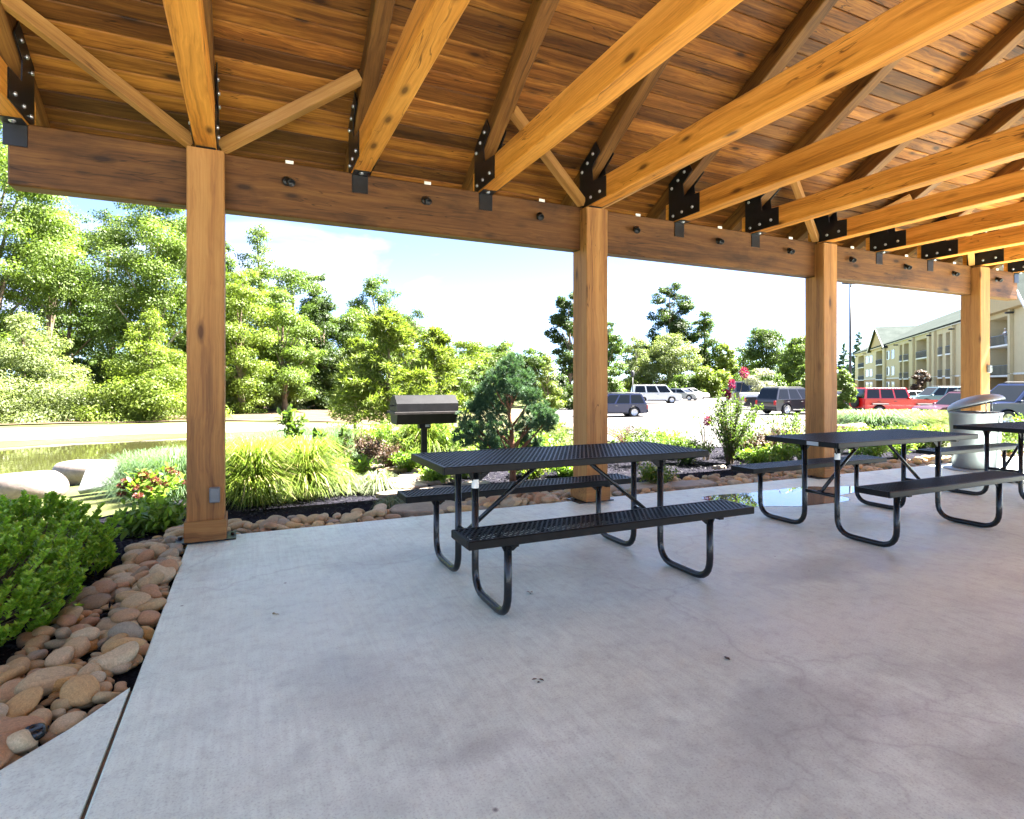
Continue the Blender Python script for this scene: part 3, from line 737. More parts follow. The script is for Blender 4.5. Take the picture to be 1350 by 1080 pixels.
def picnic_table():
    t = empty('picnic_table', cat='picnic table')
    LX = .915; ZT = .757; ZS = .458; FX = .665; r = .0205
    slabtop(-LX, LX, -.335, .335, ZT).build('tabletop', MAT['plastic'], t)
    for q in (-1, 1):
        slabtop(-LX, LX, q * .58 - .128, q * .58 + .128, ZS).build('seat', MAT['plastic'], t)
    for sx in (-1, 1):
        x = sx * FX
        for sy in (-1, 1):
            b = MB(); b.tube(bend([(x, sy * .145, ZT - .045), (x, sy * .145, r), (x, sy * .60, r), (x, sy * .60, ZS - .043)], .13), r, 12)
            b.build('leg', MAT['tube'], t)
            b = MB()
            Mx = Matrix(((1, 0, 0, 0), (0, 1, 0, 0), (0, 0, 1, 0), (0, 0, 0, 1)))
            b.prism([(x - sx * .10, ZS - .044), (x + sx * .05, ZS - .044), (x + sx * .022, ZS - .10), (x - sx * .03, ZS - .10)][::sx], sy * .60 - .004, sy * .60 + .004)
            b.box((x, sy * .58, ZS - .050), (.035, .23, .012), ch=.002)
            b.build('seat_bracket', MAT['plastic'], t)
        b = MB(); b.box((x, 0, ZT - .052), (.04, .60, .016), ch=.003)
        b.prism([(x - sx * .12, ZT - .046), (x + sx * .06, ZT - .046), (x + sx * .02, ZT - .115), (x - sx * .03, ZT - .115)][::sx], .150, .157)
        b.prism([(x - sx * .12, ZT - .046), (x + sx * .06, ZT - .046), (x + sx * .02, ZT - .115), (x - sx * .03, ZT - .115)][::sx], -.157, -.150)
        b.build('top_bracket', MAT['plastic'], t)
        b = MB(); b.tube([(x, -.145, .31), (x, .145, .31)], .014, 10); b.build('crossbar', MAT['tube'], t)
        b = MB(); b.tube([(x - sx * .012, 0, .325), (x - sx * .50, 0, ZT - .055)], .0145, 10); b.lathe([(.018, -.02), (.018, .02)], 10, Matrix.Translation((x, 0, .315)) @ Matrix.Rotation(math.pi / 2, 4, 'X'))
        b.build('diagonal_brace', MAT['tube'], t)
    return t
t1 = picnic_table(); t1.location = (1.85, 3.215, 0)
t1['label'] = 'black metal picnic table standing nearest, in front of the second post'
t2 = copy_tree(t1); t2.location = (4.88, 3.16, 0); t2['label'] = 'black metal picnic table in the middle, with a small tag on its top edge'
t3 = copy_tree(t1); t3.location = (7.72, 3.22, 0); t3['label'] = 'black metal picnic table at the far right, partly beyond the photo edge'
for t_ in (t1, t2, t3): t_['group'] = 'black picnic tables under the pavilion'
b = MB(); b.box((-.9165, -.12, .735), (.003, .10, .030), ch=.001); b.build('tag', MAT['galv'], t2)
for t_ in (t1, t2):
    b = MB(); b.lathe([(.0213, 0), (.0213, .05)], 14, Matrix.Translation((-.665, -.145, .60))); b.build('sticker', MAT['white'], t_)

# ------------------------------------------------------------ trash can
t = empty('trash_can', (9.18, 4.52, 0), label='round galvanised trash can with tilted hood by the last post', cat='trash can')
b = MB(); rb, rt, H = .255, .295, .80
b.lathe([(.0, .03), (rb - .01, .03), (rb, .035), (rt, H - .03), (rt + .012, H - .02), (rt + .014, H), (rt - .004, H + .004), (rt - .008, H - .01)], 40); b.build('body', MAT['galv'], t)
b = MB(); b.lathe([(0, 0), (.36, 0), (.36, .016), (.33, .026), (0, .026)], 40); b.build('base_ring', MAT['galv'], t)
a = math.atan2(-.86, -.05)
b = MB(); b.beam(((rb + .004) * math.cos(a), (rb + .004) * math.sin(a), .04), ((rt + .004) * math.cos(a), (rt + .004) * math.sin(a), H - .03), .022, .012, up=(math.cos(a), math.sin(a), 0)); b.build('seam', MAT['galv'], t)
b = MB(); b.lathe([(rt - .012, H - .012), (rt - .02, H - .25), (0, H - .27)], 32); b.build('inner_liner', MAT['galv_dark'], t)
# hood: dome tilted open towards the tables
hd = MB(); tilt = R(17); ax = Vector((CT, -ST, 0))  # rises towards the right of the view
M = Matrix.Translation((0, 0, H + .012)) @ Matrix.Rotation(-TH - R(52), 4, 'Z') @ Matrix.Translation((-.30, 0, 0)) @ Matrix.Rotation(-tilt, 4, 'Y') @ Matrix.Translation((.32, 0, 0))
pr = [(.325, -.012), (.33, 0)] + [(.33 * math.cos(q), .12 * math.sin(q)) for q in np.linspace(.12, math.pi / 2, 8)]
hd.lathe(pr, 40, M); hd.lathe([(.322, -.010)] + [(.32 * math.cos(q), .11 * math.sin(q)) for q in np.linspace(.02, math.pi / 2, 8)], 40, M, mi=1)
hd.build('hood', [MAT['galv'], MAT['galv_dark']], t)
b = MB()
for q in (-.12, .16):
    b.tube([M @ Vector((.15, q, -.0)), M @ Vector((.15, q, -.0)) - Vector((0, 0, .14))], .008, 8)
b.build('hood_strut', MAT['galv'], t)

# ------------------------------------------------------------ grill
gx_, gy_ = W2(PX(559, 7.8), 7.8); gz_ = float(zg(gx_, gy_))
t = empty('charcoal_grill', (gx_, gy_, gz_), -TH + R(24), label='black pedestal barbecue grill with closed hexagonal lid', cat='grill')
zb0 = ZY(558, 7.8) - gz_; zt0 = ZY(521, 7.8) - gz_; mid = ZY(544, 7.8) - gz_; hw = .42
hexa = [(-.23, mid), (-.15, zt0), (.02, zt0 + .012), (.22, mid + .05), (.23, mid)]
Mg = Matrix(((0, 1, 0, 0), (1, 0, 0, 0), (0, 0, 1, 0), (0, 0, 0, 1)))
lid = [(-.225, mid + .012), (-.215, mid + .13), (-.08, zt0), (.08, zt0), (.215, mid + .13), (.225, mid + .012)]
b = MB(); b.prism(lid, -hw, hw, Mg); b.build('lid', MAT['grill'], t)
b = MB(); b.prism([(-.232, mid), (.232, mid), (.165, zb0), (-.165, zb0)], -hw * .985, hw * .985, Mg); b.build('firebox', MAT['grill'], t)
b = MB(); b.box((0, -.238, mid + .006), (2 * hw + .07, .02, .034), ch=.003); b.box((0, .238, mid + .006), (2 * hw + .07, .02, .034), ch=.003)
for q in (-1, 1): b.box((q * (hw + .012), 0, mid + .006), (.018, .47, .034), ch=.003)
b.build('rim_frame', MAT['grill_worn'], t)
b = MB(); b.box((0, 0, (zb0 + -.05) / 2), (.075, .075, zb0 + .05), ch=.006); b.build('pedestal', MAT['grill'], t)
b = MB(); b.box((0, 0, zb0 - .035), (.16, .13, .07), ch=.01); b.build('collar', MAT['grill'], t)
b = MB(); b.box((.03, -.0675, zb0 - .03), (.06, .004, .035), ch=.001); b.build('plate', MAT['galv'], t)
for q in (-1, 1):
    b = MB(); b.tube([(q * (hw + .0), -.04, mid + .10), (q * (hw + .05), -.04, mid + .10), (q * (hw + .05), .04, mid + .10), (q * hw, .04, mid + .10)], .007, 8); b.build('handle', MAT['grill_worn'], t)

# ------------------------------------------------------------ foliage tools
T_LEAF = (np.array([(0, 0, 0), (.42, .27, .05), (1, 0, -.04), (.42, -.27, .05)]), np.array([(0, 1, 2, 3)]))
T_NEEDLE = (np.array([(0, .06, 0), (0, -.06, 0), (1, -.015, 0), (1, .015, 0)]), np.array([(0, 1, 2, 3)]))
T_BROAD = (np.array([(0, 0, 0), (.22, .2, .04), (.5, .29, .07), (1, 0, -.06), (.5, -.29, .07), (.22, -.2, .04), (.5, 0, 0), (.22, 0, 0)]), np.array([(0, 1, 7, 5), (1, 2, 6, 7), (2, 3, 3, 6), (5, 7, 6, 4), (6, 3, 3, 4)]))
T_BROAD = (np.array([(0, 0, 0), (.45, .25, .07), (1, 0, -.08), (.45, -.25, .07), (.5, 0, 0)]), np.array([(0, 1, 4, 3), (4, 1, 2, 3)]))
T_BROAD = (np.array([(0, 0, 0), (.3, .2, .05), (.65, .2, .05), (1, 0, -.07), (.65, -.2, .05), (.3, -.2, .05), (.3, 0, 0), (.65, 0, -.01)]), np.array([(0, 1, 6, 5), (1, 2, 7, 6), (5, 6, 7, 4), (2, 3, 4, 7)]))
_o = [0, .10, .30, .62, 1.0]; _u = [0, .48, .84, 1.0, .84]; _w = [.5, .5, .45, .3, .03]
T_BLADE = (np.array([(a, s * c, b) for a, b, c in zip(_o, _u, _w) for s in (-1, 1)]), np.array([(2 * i, 2 * i + 2, 2 * i + 3, 2 * i + 1) for i in range(4)]))
_o = [0, .2, .45, .72, 1.0]; _u = [0, .6, .85, .72, .25]
T_ARCH = (np.array([(a, s * c, b) for a, b, c in zip(_o, _u, _w) for s in (-1, 1)]), np.array([(2 * i, 2 * i + 2, 2 * i + 3, 2 * i + 1) for i in range(4)]))
def unit(a): return a / np.maximum(np.linalg.norm(a, axis=1, keepdims=True), 1e-9)
def scatter(P, A, N, Sc, tpl):
    T, Q = tpl; n = len(P); A = unit(A); B = unit(np.cross(N, A)); Nn = np.cross(A, B)
    Sc = np.asarray(Sc, float)
    if Sc.ndim == 1: Sc = np.repeat(Sc[:, None], 3, 1)
    t = T[None] * Sc[:, None]
    Vv = P[:, None] + t[..., 0:1] * A[:, None] + t[..., 1:2] * B[:, None] + t[..., 2:3] * Nn[:, None]
    Ff = (Q[None] + (np.arange(n) * len(T))[:, None, None]).reshape(-1, Q.shape[1])
    return Vv.reshape(-1, 3), Ff
def rsph(g, n): return unit(g.normal(size=(n, 3)))
def blob_leaves(g, blobs, n, size, tpl, droop=.25, shell=.45, up=.45, flat=0):
    """blobs (k,6): centre and radii; leaves spread through each blob, denser to its outside"""
    b = np.array(blobs); wgt = b[:, 3] * b[:, 4] + b[:, 4] * b[:, 5]; wgt = wgt / wgt.sum()
    k = g.choice(len(b), n, p=wgt); d = rsph(g, n)
    rad = shell + (1 - shell) * g.random(n) ** .6; rad *= 1 + .12 * g.normal(size=n)
    P = b[k, :3] + d * b[k, 3:] * rad[:, None]
    N = unit(d * .9 + rsph(g, n) * .75 + np.array([0, 0, up]))
    A = unit(np.cross(N, rsph(g, n)) + d * .35 - np.array([0, 0, droop]))
    return scatter(P, A, N, size * g.uniform(.6, 1.35, n), tpl)
def foliage(name, Vf, mat, parent, **k):
    o = link(name, mesh_np(name, Vf[0], Vf[1], False, [mat]), parent=parent, **k)
    return o
def trunk_mesh(g, H, r0, limbs, lean=0, bark='bark', nseg=8, wig=.04):
    b = MB(); pts = []; rad = []
    for i in range(nseg + 1):
        t = i / nseg; pts.append((lean * t * H + wig * H * math.sin(t * 5 + r0 * 50) * .3, wig * H * math.cos(t * 4 + r0 * 31) * .3 * t, -.1 + t * (H + .1))); rad.append(r0 * (1.25 - .25 * min(1, t * 8)) * (1 - .85 * t))
    b.tube(pts, rad, 8)
    for L_ in limbs:
        L_ = np.array(L_); t = max(.12, min(.9, (L_[2] / H) * .62)); i = int(t * nseg); s = Vector(pts[i]); e = Vector(L_)
        m1 = s.lerp(e, .5) + Vector((0, 0, .08 * (e - s).length))
        b.tube([s, m1, e], [rad[i] * .5, rad[i] * .3, rad[i] * .08], 6, cap=False)
    return b
def tree(name, label, px, d, topy, wpx, mat, seed, kind='round', leaf=.2, n=9000, cb=.12, group='trees behind the garden', nb=None, bark='bark', depth=None, crownz=None):
    g = np.random.default_rng(seed); xc = PX(px, d); x, y = W2(xc, d); z0 = float(zg(x, y))
    H = ZY(topy, d) - z0; Wd = wpx / F * d; Dp = depth or Wd
    t = empty(name, (x, y, z0), 0, label=label, cat='tree', group=group)
    nb = int((nb or 42) * 1.35); blobs = []; n = int(n * (3.0 if d < 37 else 2.2)); leaf *= .66
    lo = cb * H
    for i in range(nb):
        u = (i + .5) / nb if kind != 'round' else g.random() ** .85
        zz = lo + (H - lo) * (u * .93)
        if kind == 'round': prof = math.sin(math.pi * (.10 + .84 * u) ** .8) ** .7
        elif kind == 'cone': prof = (1 - u) ** .75 * .98 + .05
        elif kind == 'column': prof = .55 + .45 * math.sin(math.pi * u)
        elif kind == 'vase': prof = .35 + .65 * math.sin(math.pi * min(1, u * 1.05)) if u > .3 else .5
        elif kind == 'wide': prof = math.sin(math.pi * (.22 + .70 * u)) ** .6
        a = g.random() * 6.283; r = (g.random() ** .5) * .80 * prof
        rb = Wd * .5 * g.uniform(.20, .38) * (.55 + .45 * prof)
        if kind in ('cone', 'column'): rb = Wd * .5 * g.uniform(.25, .42) * max(.3, prof)
        zz = min(zz, H - rb * .75)
        blobs.append((math.cos(a) * r * Wd * .5, math.sin(a) * r * Dp * .5, zz, rb, rb, rb * g.uniform(.35, .7)))
    # a few stray sprays to break the outline
    for i in range(int(nb * .5)):
        bq = blobs[g.integers(nb)]; dd = rsph(g, 1)[0]; dd[2] = abs(dd[2]) * .7 - .1
        blobs.append((bq[0] + dd[0] * bq[3] * 1.05, bq[1] + dd[1] * bq[3] * 1.05, min(bq[2] + dd[2] * bq[3], H * .99), bq[3] * .42, bq[3] * .42, bq[3] * .34))
    foliage('crown', blob_leaves(g, blobs, n, leaf, T_LEAF, droop=.45, shell=.3, up=.7), mat, t)
    pick = [blobs[i][:3] for i in g.choice(nb, min(12, nb), replace=False)]
    trunk_mesh(g, H * .86, max(.07, .016 * H + .04), pick, bark=bark).build('trunk', MAT[bark], t)
    return t

M_ = MAT
GP = 'trees standing beyond the pond'
tree('broadleaf_tree', 'tall bright tree at the far left edge beyond the pond', -10, 25, 70, 210, M_['lf_tree'], 1, 'round', .19, 22000, .10, GP, 60)
tree('broadleaf_tree', 'shaded mid green tree between the left edge tree and the tall pale-trunked one', 92, 33, 335, 150, M_['lf_mid'], 2, 'round', .22, 14000, .03, GP)
tree('broadleaf_tree', 'arching light tree reaching above the dark gap at the left', 62, 31, 262, 110, M_['lf_tree'], 3, 'vase', .20, 5000, .55, GP, 22)
tree('broadleaf_tree', 'tall bright tree with a pale trunk left of the corner post', 200, 29, 232, 165, M_['lf_tree'], 4, 'column', .18, 24000, .13, GP, 60, 'bark_pale')
tree('spreading_tree', 'low wide pale green tree hanging over the pond bank at the left', 30, 22.5, 405, 230, M_['lf_pale'], 5, 'cone', .15, 16000, .02, GP, 60)
tree('spreading_tree', 'low yellow-green vine-draped tree on the bank beside the corner post', 198, 23.5, 400, 165, M_['lf_yellow'], 6, 'cone', .14, 14000, .0, GP, 60)
tree('broadleaf_tree', 'tall tree mostly hidden by the corner post', 268, 33, 290, 110, M_['lf_mid'], 7, 'column', .22, 10000, .05, GP)
tree('broadleaf_tree', 'tall pointed bright tree just right of the corner post', 342, 36, 284, 175, M_['lf_tree'], 8, 'cone', .2, 18000, .05, GP, 60)
tree('broadleaf_tree', 'sunlit yellowish tree low beside the corner post', 318, 31, 345, 120, M_['lf_yellow'], 9, 'column', .18, 12000, .0, GP)
tree('broadleaf_tree', 'full bright tree in front of the tall pointed one', 374, 33, 372, 105, M_['lf_tree'], 10, 'round', .18, 11000, .02, GP)
tree('broadleaf_tree', 'narrow tree with a small rounded top seen over its neighbours', 413, 46, 348, 60, M_['lf_mid'], 11, 'column', .24, 7000, .1, GP)
tree('broadleaf_tree', 'dark green tree right of the full bright tree', 428, 38, 392, 100, M_['lf_dark'], 12, 'round', .22, 12000, .0, GP)
tree('broadleaf_tree', 'sparse-topped tree with a bare pale trunk showing', 497, 42, 356, 92, M_['lf_mid'], 13, 'vase', .22, 6500, .35, GP, 26, 'bark_pale')
tree('broadleaf_tree', 'mid green tree under the sparse-topped one', 480, 44, 400, 110, M_['lf_mid'], 14, 'round', .24, 10000, .0, GP)
tree('broadleaf_tree', 'thin open tree with separate leafy branches against the sky', 545, 40, 402, 64, M_['lf_mid'], 15, 'vase', .19, 2600, .3, GP, 18)
tree('broadleaf_tree', 'deep green tree filling behind the left edge tree', 75, 37, 235, 190, M_['lf_mid'], 121, 'round', .24, 11000, .0, GP)
tree('broadleaf_tree', 'dark green tree behind the pale-trunked one', 145, 38, 262, 150, M_['lf_dark'], 122, 'round', .24, 10000, .0, GP)
tree('broadleaf_tree', 'shady tree directly behind the corner post', 245, 40, 270, 120, M_['lf_mid'], 123, 'round', .24, 10000, .0, GP)
tree('broadleaf_tree', 'mid green tree behind the tall pointed one', 385, 44, 332, 130, M_['lf_mid'], 124, 'round', .26, 10000, .0, GP)
tree('broadleaf_tree', 'light green tree filling between the dark and the sparse-topped trees', 460, 40, 396, 110, M_['lf_tree'], 125, 'round', .24, 9000, .0, GP)
tree('broadleaf_tree', 'leafy green tree under the thin open one', 535, 46, 412, 100, M_['lf_mid'], 126, 'round', .26, 9000, .0, GP)
GB = 'trees beyond the parking lot'
tree('broadleaf_tree', 'green tree filling between lantern and pine tops', 635, 66, 452, 90, M_['lf_mid'], 127, 'round', .34, 7000, .0, GB)
tree('broadleaf_tree', 'low green tree left of the rounded pale olive one', 848, 98, 452, 60, M_['lf_mid'], 128, 'round', .5, 6000, .0, GB)
tree('broadleaf_tree', 'low green tree right of the narrow yellow one', 980, 98, 452, 70, M_['lf_mid'], 129, 'round', .38, 6000, .0, GB)
tree('broadleaf_tree', 'low yellow-topped tree behind the grill', 612, 58, 444, 110, M_['lf_yellow'], 16, 'round', .32, 9000, .0, GB)
tree('broadleaf_tree', 'low olive tree behind the park lantern', 572, 60, 452, 90, M_['lf_mid'], 17, 'round', .32, 8000, .0, GB)
tree('broadleaf_tree', 'bushy green tree behind the small pine', 662, 61, 447, 100, M_['lf_tree'], 18, 'round', .32, 9000, .0, GB)
tree('broadleaf_tree', 'slim green tree left of the second post', 705, 60, 452, 60, M_['lf_mid'], 19, 'round', .32, 6000, .0, GB)
tree('small_tree', 'light feathery young tree between the pine and the second post', 722, 27, 462, 66, M_['lf_feather'], 20, 'cone', .13, 7000, .02, GB)
tree('broadleaf_tree', 'tall dark tree rising behind the second post', 750, 57, 374, 62, M_['lf_dark'], 21, 'column', .3, 12000, .02, GB)
tree('broadleaf_tree', 'green tree just right of the second post', 800, 60, 418, 62, M_['lf_mid'], 22, 'round', .32, 8000, .02, GB)
tree('broadleaf_tree', 'pale hazy tree with grey twigs near the parked cars', 838, 93, 438, 60, M_['lf_pale'], 23, 'vase', .42, 3500, .1, GB, 26, 'bark_pale')
tree('broadleaf_tree', 'tallest dark tree above the parking lot', 883, 99, 366, 66, M_['lf_dark'], 24, 'column', .46, 13000, .2, GB, 50)
tree('broadleaf_tree', 'rounded pale olive tree behind the white van', 885, 93, 438, 92, M_['lf_pale'], 25, 'round', .42, 12000, .02, GB)
tree('broadleaf_tree', 'mid green tree right of the tallest dark one', 930, 97, 404, 62, M_['lf_mid'], 26, 'round', .46, 10000, .02, GB)
tree('broadleaf_tree', 'narrow bright yellow tree behind the red-flowered shrub', 957, 92, 448, 30, M_['lf_yellow'], 27, 'column', .42, 4500, .02, GB)
tree('broadleaf_tree', 'big rounded green tree between the second and third posts', 1010, 94, 430, 92, M_['lf_mid'], 28, 'round', .46, 12000, .02, GB)
tree('broadleaf_tree', 'bright green tree left of the third post', 1055, 68, 438, 70, M_['lf_tree'], 29, 'round', .34, 9000, .02, GB)
tree('small_tree', 'small tree dusted with white blossom above the dark vehicles', 1003, 50, 482, 44, M_['lf_white_fl'], 30, 'round', .2, 2600, .2, GB, 20)
tree('small_tree', 'young light green tree just right of the third post', 1112, 31, 484, 34, M_['lf_tree'], 31, 'round', .15, 6000, .04, GB)
tree('pine_tree', 'tall blue-green pine behind the parking lot light pole', 1132, 172, 432, 36, M_['lf_pine'], 32, 'cone', .55, 12000, .02, GB)
tree('pine_tree', 'second blue-green pine next to the end of the hotel', 1113, 176, 448, 28, M_['lf_pine'], 33, 'cone', .55, 9000, .02, GB)
tree('small_tree', 'small reddish ornamental tree in front of the hotel balconies', 1214, 72, 487, 28, M_['lf_brown'], 34, 'round', .3, 1500, .3, GB, 16)
# understory shrubs at the wood edge
us = [(10, 24, 505, 90, 'lf_mid', 'low dark shrub on the far pond bank at the left edge'), (118, 28, 470, 80, 'lf_dark', 'shaded shrub in the dark gap beyond the pond'), (150, 27, 505, 60, 'lf_dark', 'small shaded shrub beside the yellow-green tree'), (320, 32, 480, 60, 'lf_pale', 'pale shrub at the wood edge right of the corner post'),
      (385, 36, 478, 70, 'lf_pale', 'pale pinkish green shrub below the full bright tree'), (438, 38, 470, 70, 'lf_dark', 'dark shrub behind the garden sapling'), (640, 50, 478, 60, 'lf_mid', 'rounded shrub behind the pine'), (600, 48, 482, 70, 'lf_mid', 'rounded shrub behind the lantern'),
      (735, 52, 492, 70, 'lf_dark', 'dark shrub at the left of the second post'), (838, 92, 496, 70, 'lf_yellow', 'yellowish shrub behind the navy car'), (935, 84, 482, 70, 'lf_yellow', 'yellow-green shrub at the end of the car row'), (1000, 64, 486, 110, 'lf_mid', 'mid green shrub behind the black vehicles'), (905, 84, 492, 70, 'lf_mid', 'green shrub beyond the far parked cars'), (1062, 44, 478, 40, 'lf_tree', 'bright shrub touching the third post')]
for i, (px_, d_, ty, wp, mt, lb) in enumerate(us):
    tree('understory_shrub', lb, px_, d_, ty, wp, M_[mt], 60 + i, 'wide', .006 * d_, 4200, .0, 'shrubs at the wood edge', 22, depth=3)
# distant woods as one mass
g = np.random.default_rng(99); bl = []
for px_ in np.arange(-260, 1075, 9):
    d_ = 112 + g.uniform(-9, 14); x, y = W2(PX(px_, d_), d_); z0 = float(zg(x, y)); top = ZY(462 + 12 * math.sin(px_ * .021) + g.uniform(-5, 5), d_)
    if px_ < 420: top += 3.5
    for q in range(3):
        zz = z0 + (top - z0) * (.2 + .33 * q); bl.append((x + g.normal() * 1.2, y + g.normal() * 1.2, zz, 1.9, 1.9, 1.7))
foliage('distant_woods', blob_leaves(g, bl, 42000, .55, T_LEAF), M_['lf_mid'], None, kind='stuff', label='distant belt of woods closing the view', cat='woods')

# feathery bald cypresses
def feathery(label, px, d, topy, wpx, seed, n=11000, mat='lf_feather', sz=.14):
    g = np.random.default_rng(seed); xc = PX(px, d); x, y = W2(xc, d); z0 = float(zg(x, y)); H = ZY(topy, d) - z0; Wd = wpx / F * d
    t = empty('feathery_tree', (x, y, z0), label=label, cat='tree', group='feathery young trees by the grill')
    tb = MB(); tb.tube([(0, 0, -.1), (.02, 0, H * .5), (0, .03, H)], [.055, .035, .006], 8); segs = []
    for i in range(90):
        u = g.random() ** .9; z = H * (.06 + .88 * u); L = Wd * .5 * (1 - u) ** .6 * g.uniform(.6, 1.1) + .08; a = g.random() * 6.283; rise = g.uniform(.15, .5) * L
        e = (math.cos(a) * L, math.sin(a) * L, z + rise); segs.append(((0, 0, z), e)); tb.tube([(0, 0, z), (e[0] * .5, e[1] * .5, z + rise * .7), e], [.010, .006, .002], 5, cap=False)
    tb.build('trunk', M_['bark'], t)
    sg = np.array(segs); k = g.integers(len(sg), size=n); tt = g.random(n) ** .7
    P = sg[k, 0] + (sg[k, 1] - sg[k, 0]) * tt[:, None]; P[:, 2] += .12 * np.sin(tt * 3.1) ; P += g.normal(size=(n, 3)) * .035
    A = unit((sg[k, 1] - sg[k, 0])) * .8 + rsph(g, n) * .9 + np.array([0, 0, .1])
    foliage('crown', scatter(P, A, rsph(g, n) + np.array([0, 0, .8]), np.stack([sz * g.uniform(.6, 1.5, n), sz * .5 * g.uniform(.6, 1.2, n), sz * np.ones(n)], 1), T_LEAF), M_[mat], t)
feathery('light green feathery tree behind the left end of the grill', 512, 14.5, 408, 150, 201, 16000)
feathery('light green feathery tree directly behind the grill', 572, 17, 432, 110, 202, 11000)
feathery('light green feathery sapling left of the other two', 468, 19, 446, 80, 203, 7000)

# ------------------------------------------------------------ dwarf pine near the table
px_, d_ = 676, 7.0; x, y = W2(PX(px_, d_), d_); z0 = float(zg(x, y)); g = np.random.default_rng(5)
t = empty('dwarf_pine', (x, y, z0), -TH, label='bushy blue-green dwarf pine with bare reddish lower trunk', cat='tree')
PW = lambda qx, qy, dd=0: (((qx - 676) / F * (d_ + dd)), dd, ZY(qy, d_ + dd) - z0)
pads = [(668, 488, 0, 24), (690, 500, .1, 20), (650, 506, -.1, 20), (676, 478, .05, 17), (640, 520, .1, 20), (672, 520, .15, 27), (700, 525, -.1, 18), (620, 556, 0, 26), (640, 545, .2, 28), (612, 578, -.05, 20), (640, 578, .2, 26), (655, 566, -.2, 24), (700, 552, .05, 26), (715, 560, -.1, 22), (712, 545, .1, 22), (690, 566, .2, 22), (725, 552, .1, 16), (660, 590, .25, 20), (700, 586, .2, 18), (655, 540, .1, 26), (628, 538, .1, 16), (645, 590, -.1, 16), (676, 510, -.15, 18), (622, 566, -.2, 18), (660, 500, .1, 16)]
pads = [(a, b, c, r) for a, b, c, r in pads]
Vs = []; Fs = []; base = 0; bl = []
tips = []
for (a, b_, dd, r_) in pads:
    c = np.array(PW(a, b_, dd)); rr = r_ * .80 / F * d_
    m_ = 85; dr = rsph(g, m_); dr[:, 2] = dr[:, 2] * .8 + .15; tips.append(c + dr * rr * g.uniform(.35, .95, (m_, 1)))
    bl.append(c)
tips = np.concatenate(tips); nt_ = len(tips); per = 40
k = np.repeat(np.arange(nt_), per); cen = np.array(bl)[np.repeat(np.arange(len(pads)), 85)][k]
A = unit(tips[k] - cen) * .8 + rsph(g, len(k)) * .75 + np.array([0, 0, .35])
foliage('needles', scatter(tips[k] - unit(A) * .01, A, rsph(g, len(k)), np.stack([g.uniform(.04, .075, len(k)), np.full(len(k), .05), np.full(len(k), .05)], 1), T_NEEDLE), M_['lf_pine'], t)
b = MB(); b.tube([(0, 0, -.05), PW(676, 600), PW(674, 565), PW(668, 525), PW(672, 486)], [.045, .036, .026, .016, .006], 10)
for (a, b_, dd, r_) in pads:
    s = Vector(PW(676 if b_ > 540 else 672, min(615, b_ + 34 + abs(a - 676) * .3))); e = Vector(PW(a, b_, dd)); b.tube([s, s.lerp(e, .5) + Vector((0, 0, -.02)), e], [.016, .011, .005], 7, cap=False)
b.build('trunk', M_['bark_red'], t)

# ------------------------------------------------------------ shrubs, grasses and perennials round the slab
def clump(name, label, x, y, r, h, n, mat, wd=.006, spread=.5, tpl=T_BLADE, cat='grass clump', group=None, seed=0, parts=None):
    g = np.random.default_rng(seed + 500); z0 = float(zg(x, y)) + .02
    a = g.random(n) * 6.283; rr = g.random(n) ** .5 * r * .45
    P = np.stack([np.cos(a) * rr, np.sin(a) * rr, np.zeros(n)], 1)
    a2 = a + g.normal(size=n) * .5; A = np.stack([np.cos(a2), np.sin(a2), np.zeros(n)], 1)
    Sc = np.stack([g.uniform(.2, 1.1, n) * spread, wd * g.uniform(.6, 1.3, n), h * g.uniform(.4, 1.08, n)], 1)
    v1, f1 = scatter(P, A, np.tile([0, 0, 1.], (n, 1)), Sc, tpl)
    m = n // 2; P2 = P[:m] * 1.9; S2 = np.stack([g.uniform(.5, 1.15, m) * spread, wd * g.uniform(.6, 1.2, m), h * g.uniform(.25, .62, m)], 1)
    v2, f2 = scatter(P2, A[:m], np.tile([0, 0, 1.], (m, 1)), S2, T_ARCH)
    return foliage(name, (np.concatenate([v1, v2]), np.concatenate([f1, f2 + len(v1)])), mat, None, loc=(x, y, z0), label=label, cat=cat, group=group)
def wpx(px, d): return W2(PX(px, d), d)
GL = 'lime green fountain grass clumps'
for i, (px_, d_, h_, n_, lb) in enumerate([(336, 6.0, .62, 1700, 'lime green fountain grass clump closest to the corner post'), (402, 6.35, .62, 1500, 'taller lime green grass clump right of the first, by the cobbles'), (366, 6.6, .58, 900, 'lime grass clump tucked behind the two front ones'), (322, 6.7, .55, 800, 'lime grass clump half hidden behind the corner post')]):
    x, y = wpx(px_, d_); clump('fountain_grass', lb, x, y, .22, h_, n_, M_['lf_grass'], .011, .5, group=GL, seed=i)
GBL = 'blue-green soft grasses by the pond'
spots = [(235, 6.6), (205, 7.2), (180, 7.9), (222, 8.2), (240, 7.6), (318, 8.0), (345, 8.6), (372, 9.2), (400, 8.8), (330, 9.6), (425, 9.8), (360, 10.3), (305, 10.2), (440, 8.9), (392, 10.6)]
labs = ['nearest to the corner post on its left', 'second left of the post', 'farthest left beside the grey stone slab', 'behind the red-flowered perennial', 'hidden partly by the post base', 'just right of the corner post', 'behind the lime grasses', 'below the broad-leaved sapling', 'right of the sapling foot', 'at the back near the bank, left one', 'at the right end by the seed-head shrub', 'farthest back, middle one', 'at the back close to the corner post', 'beside the small sapling', 'farthest back, right one']
for i, ((px_, d_), lb) in enumerate(zip(spots, labs)):
    x, y = wpx(px_, d_); clump('blue_grass', 'soft blue-green grass clump ' + lb, x, y, .4, .52, 800, M_['lf_blue'], .009, .42, group=GBL, seed=30 + i)
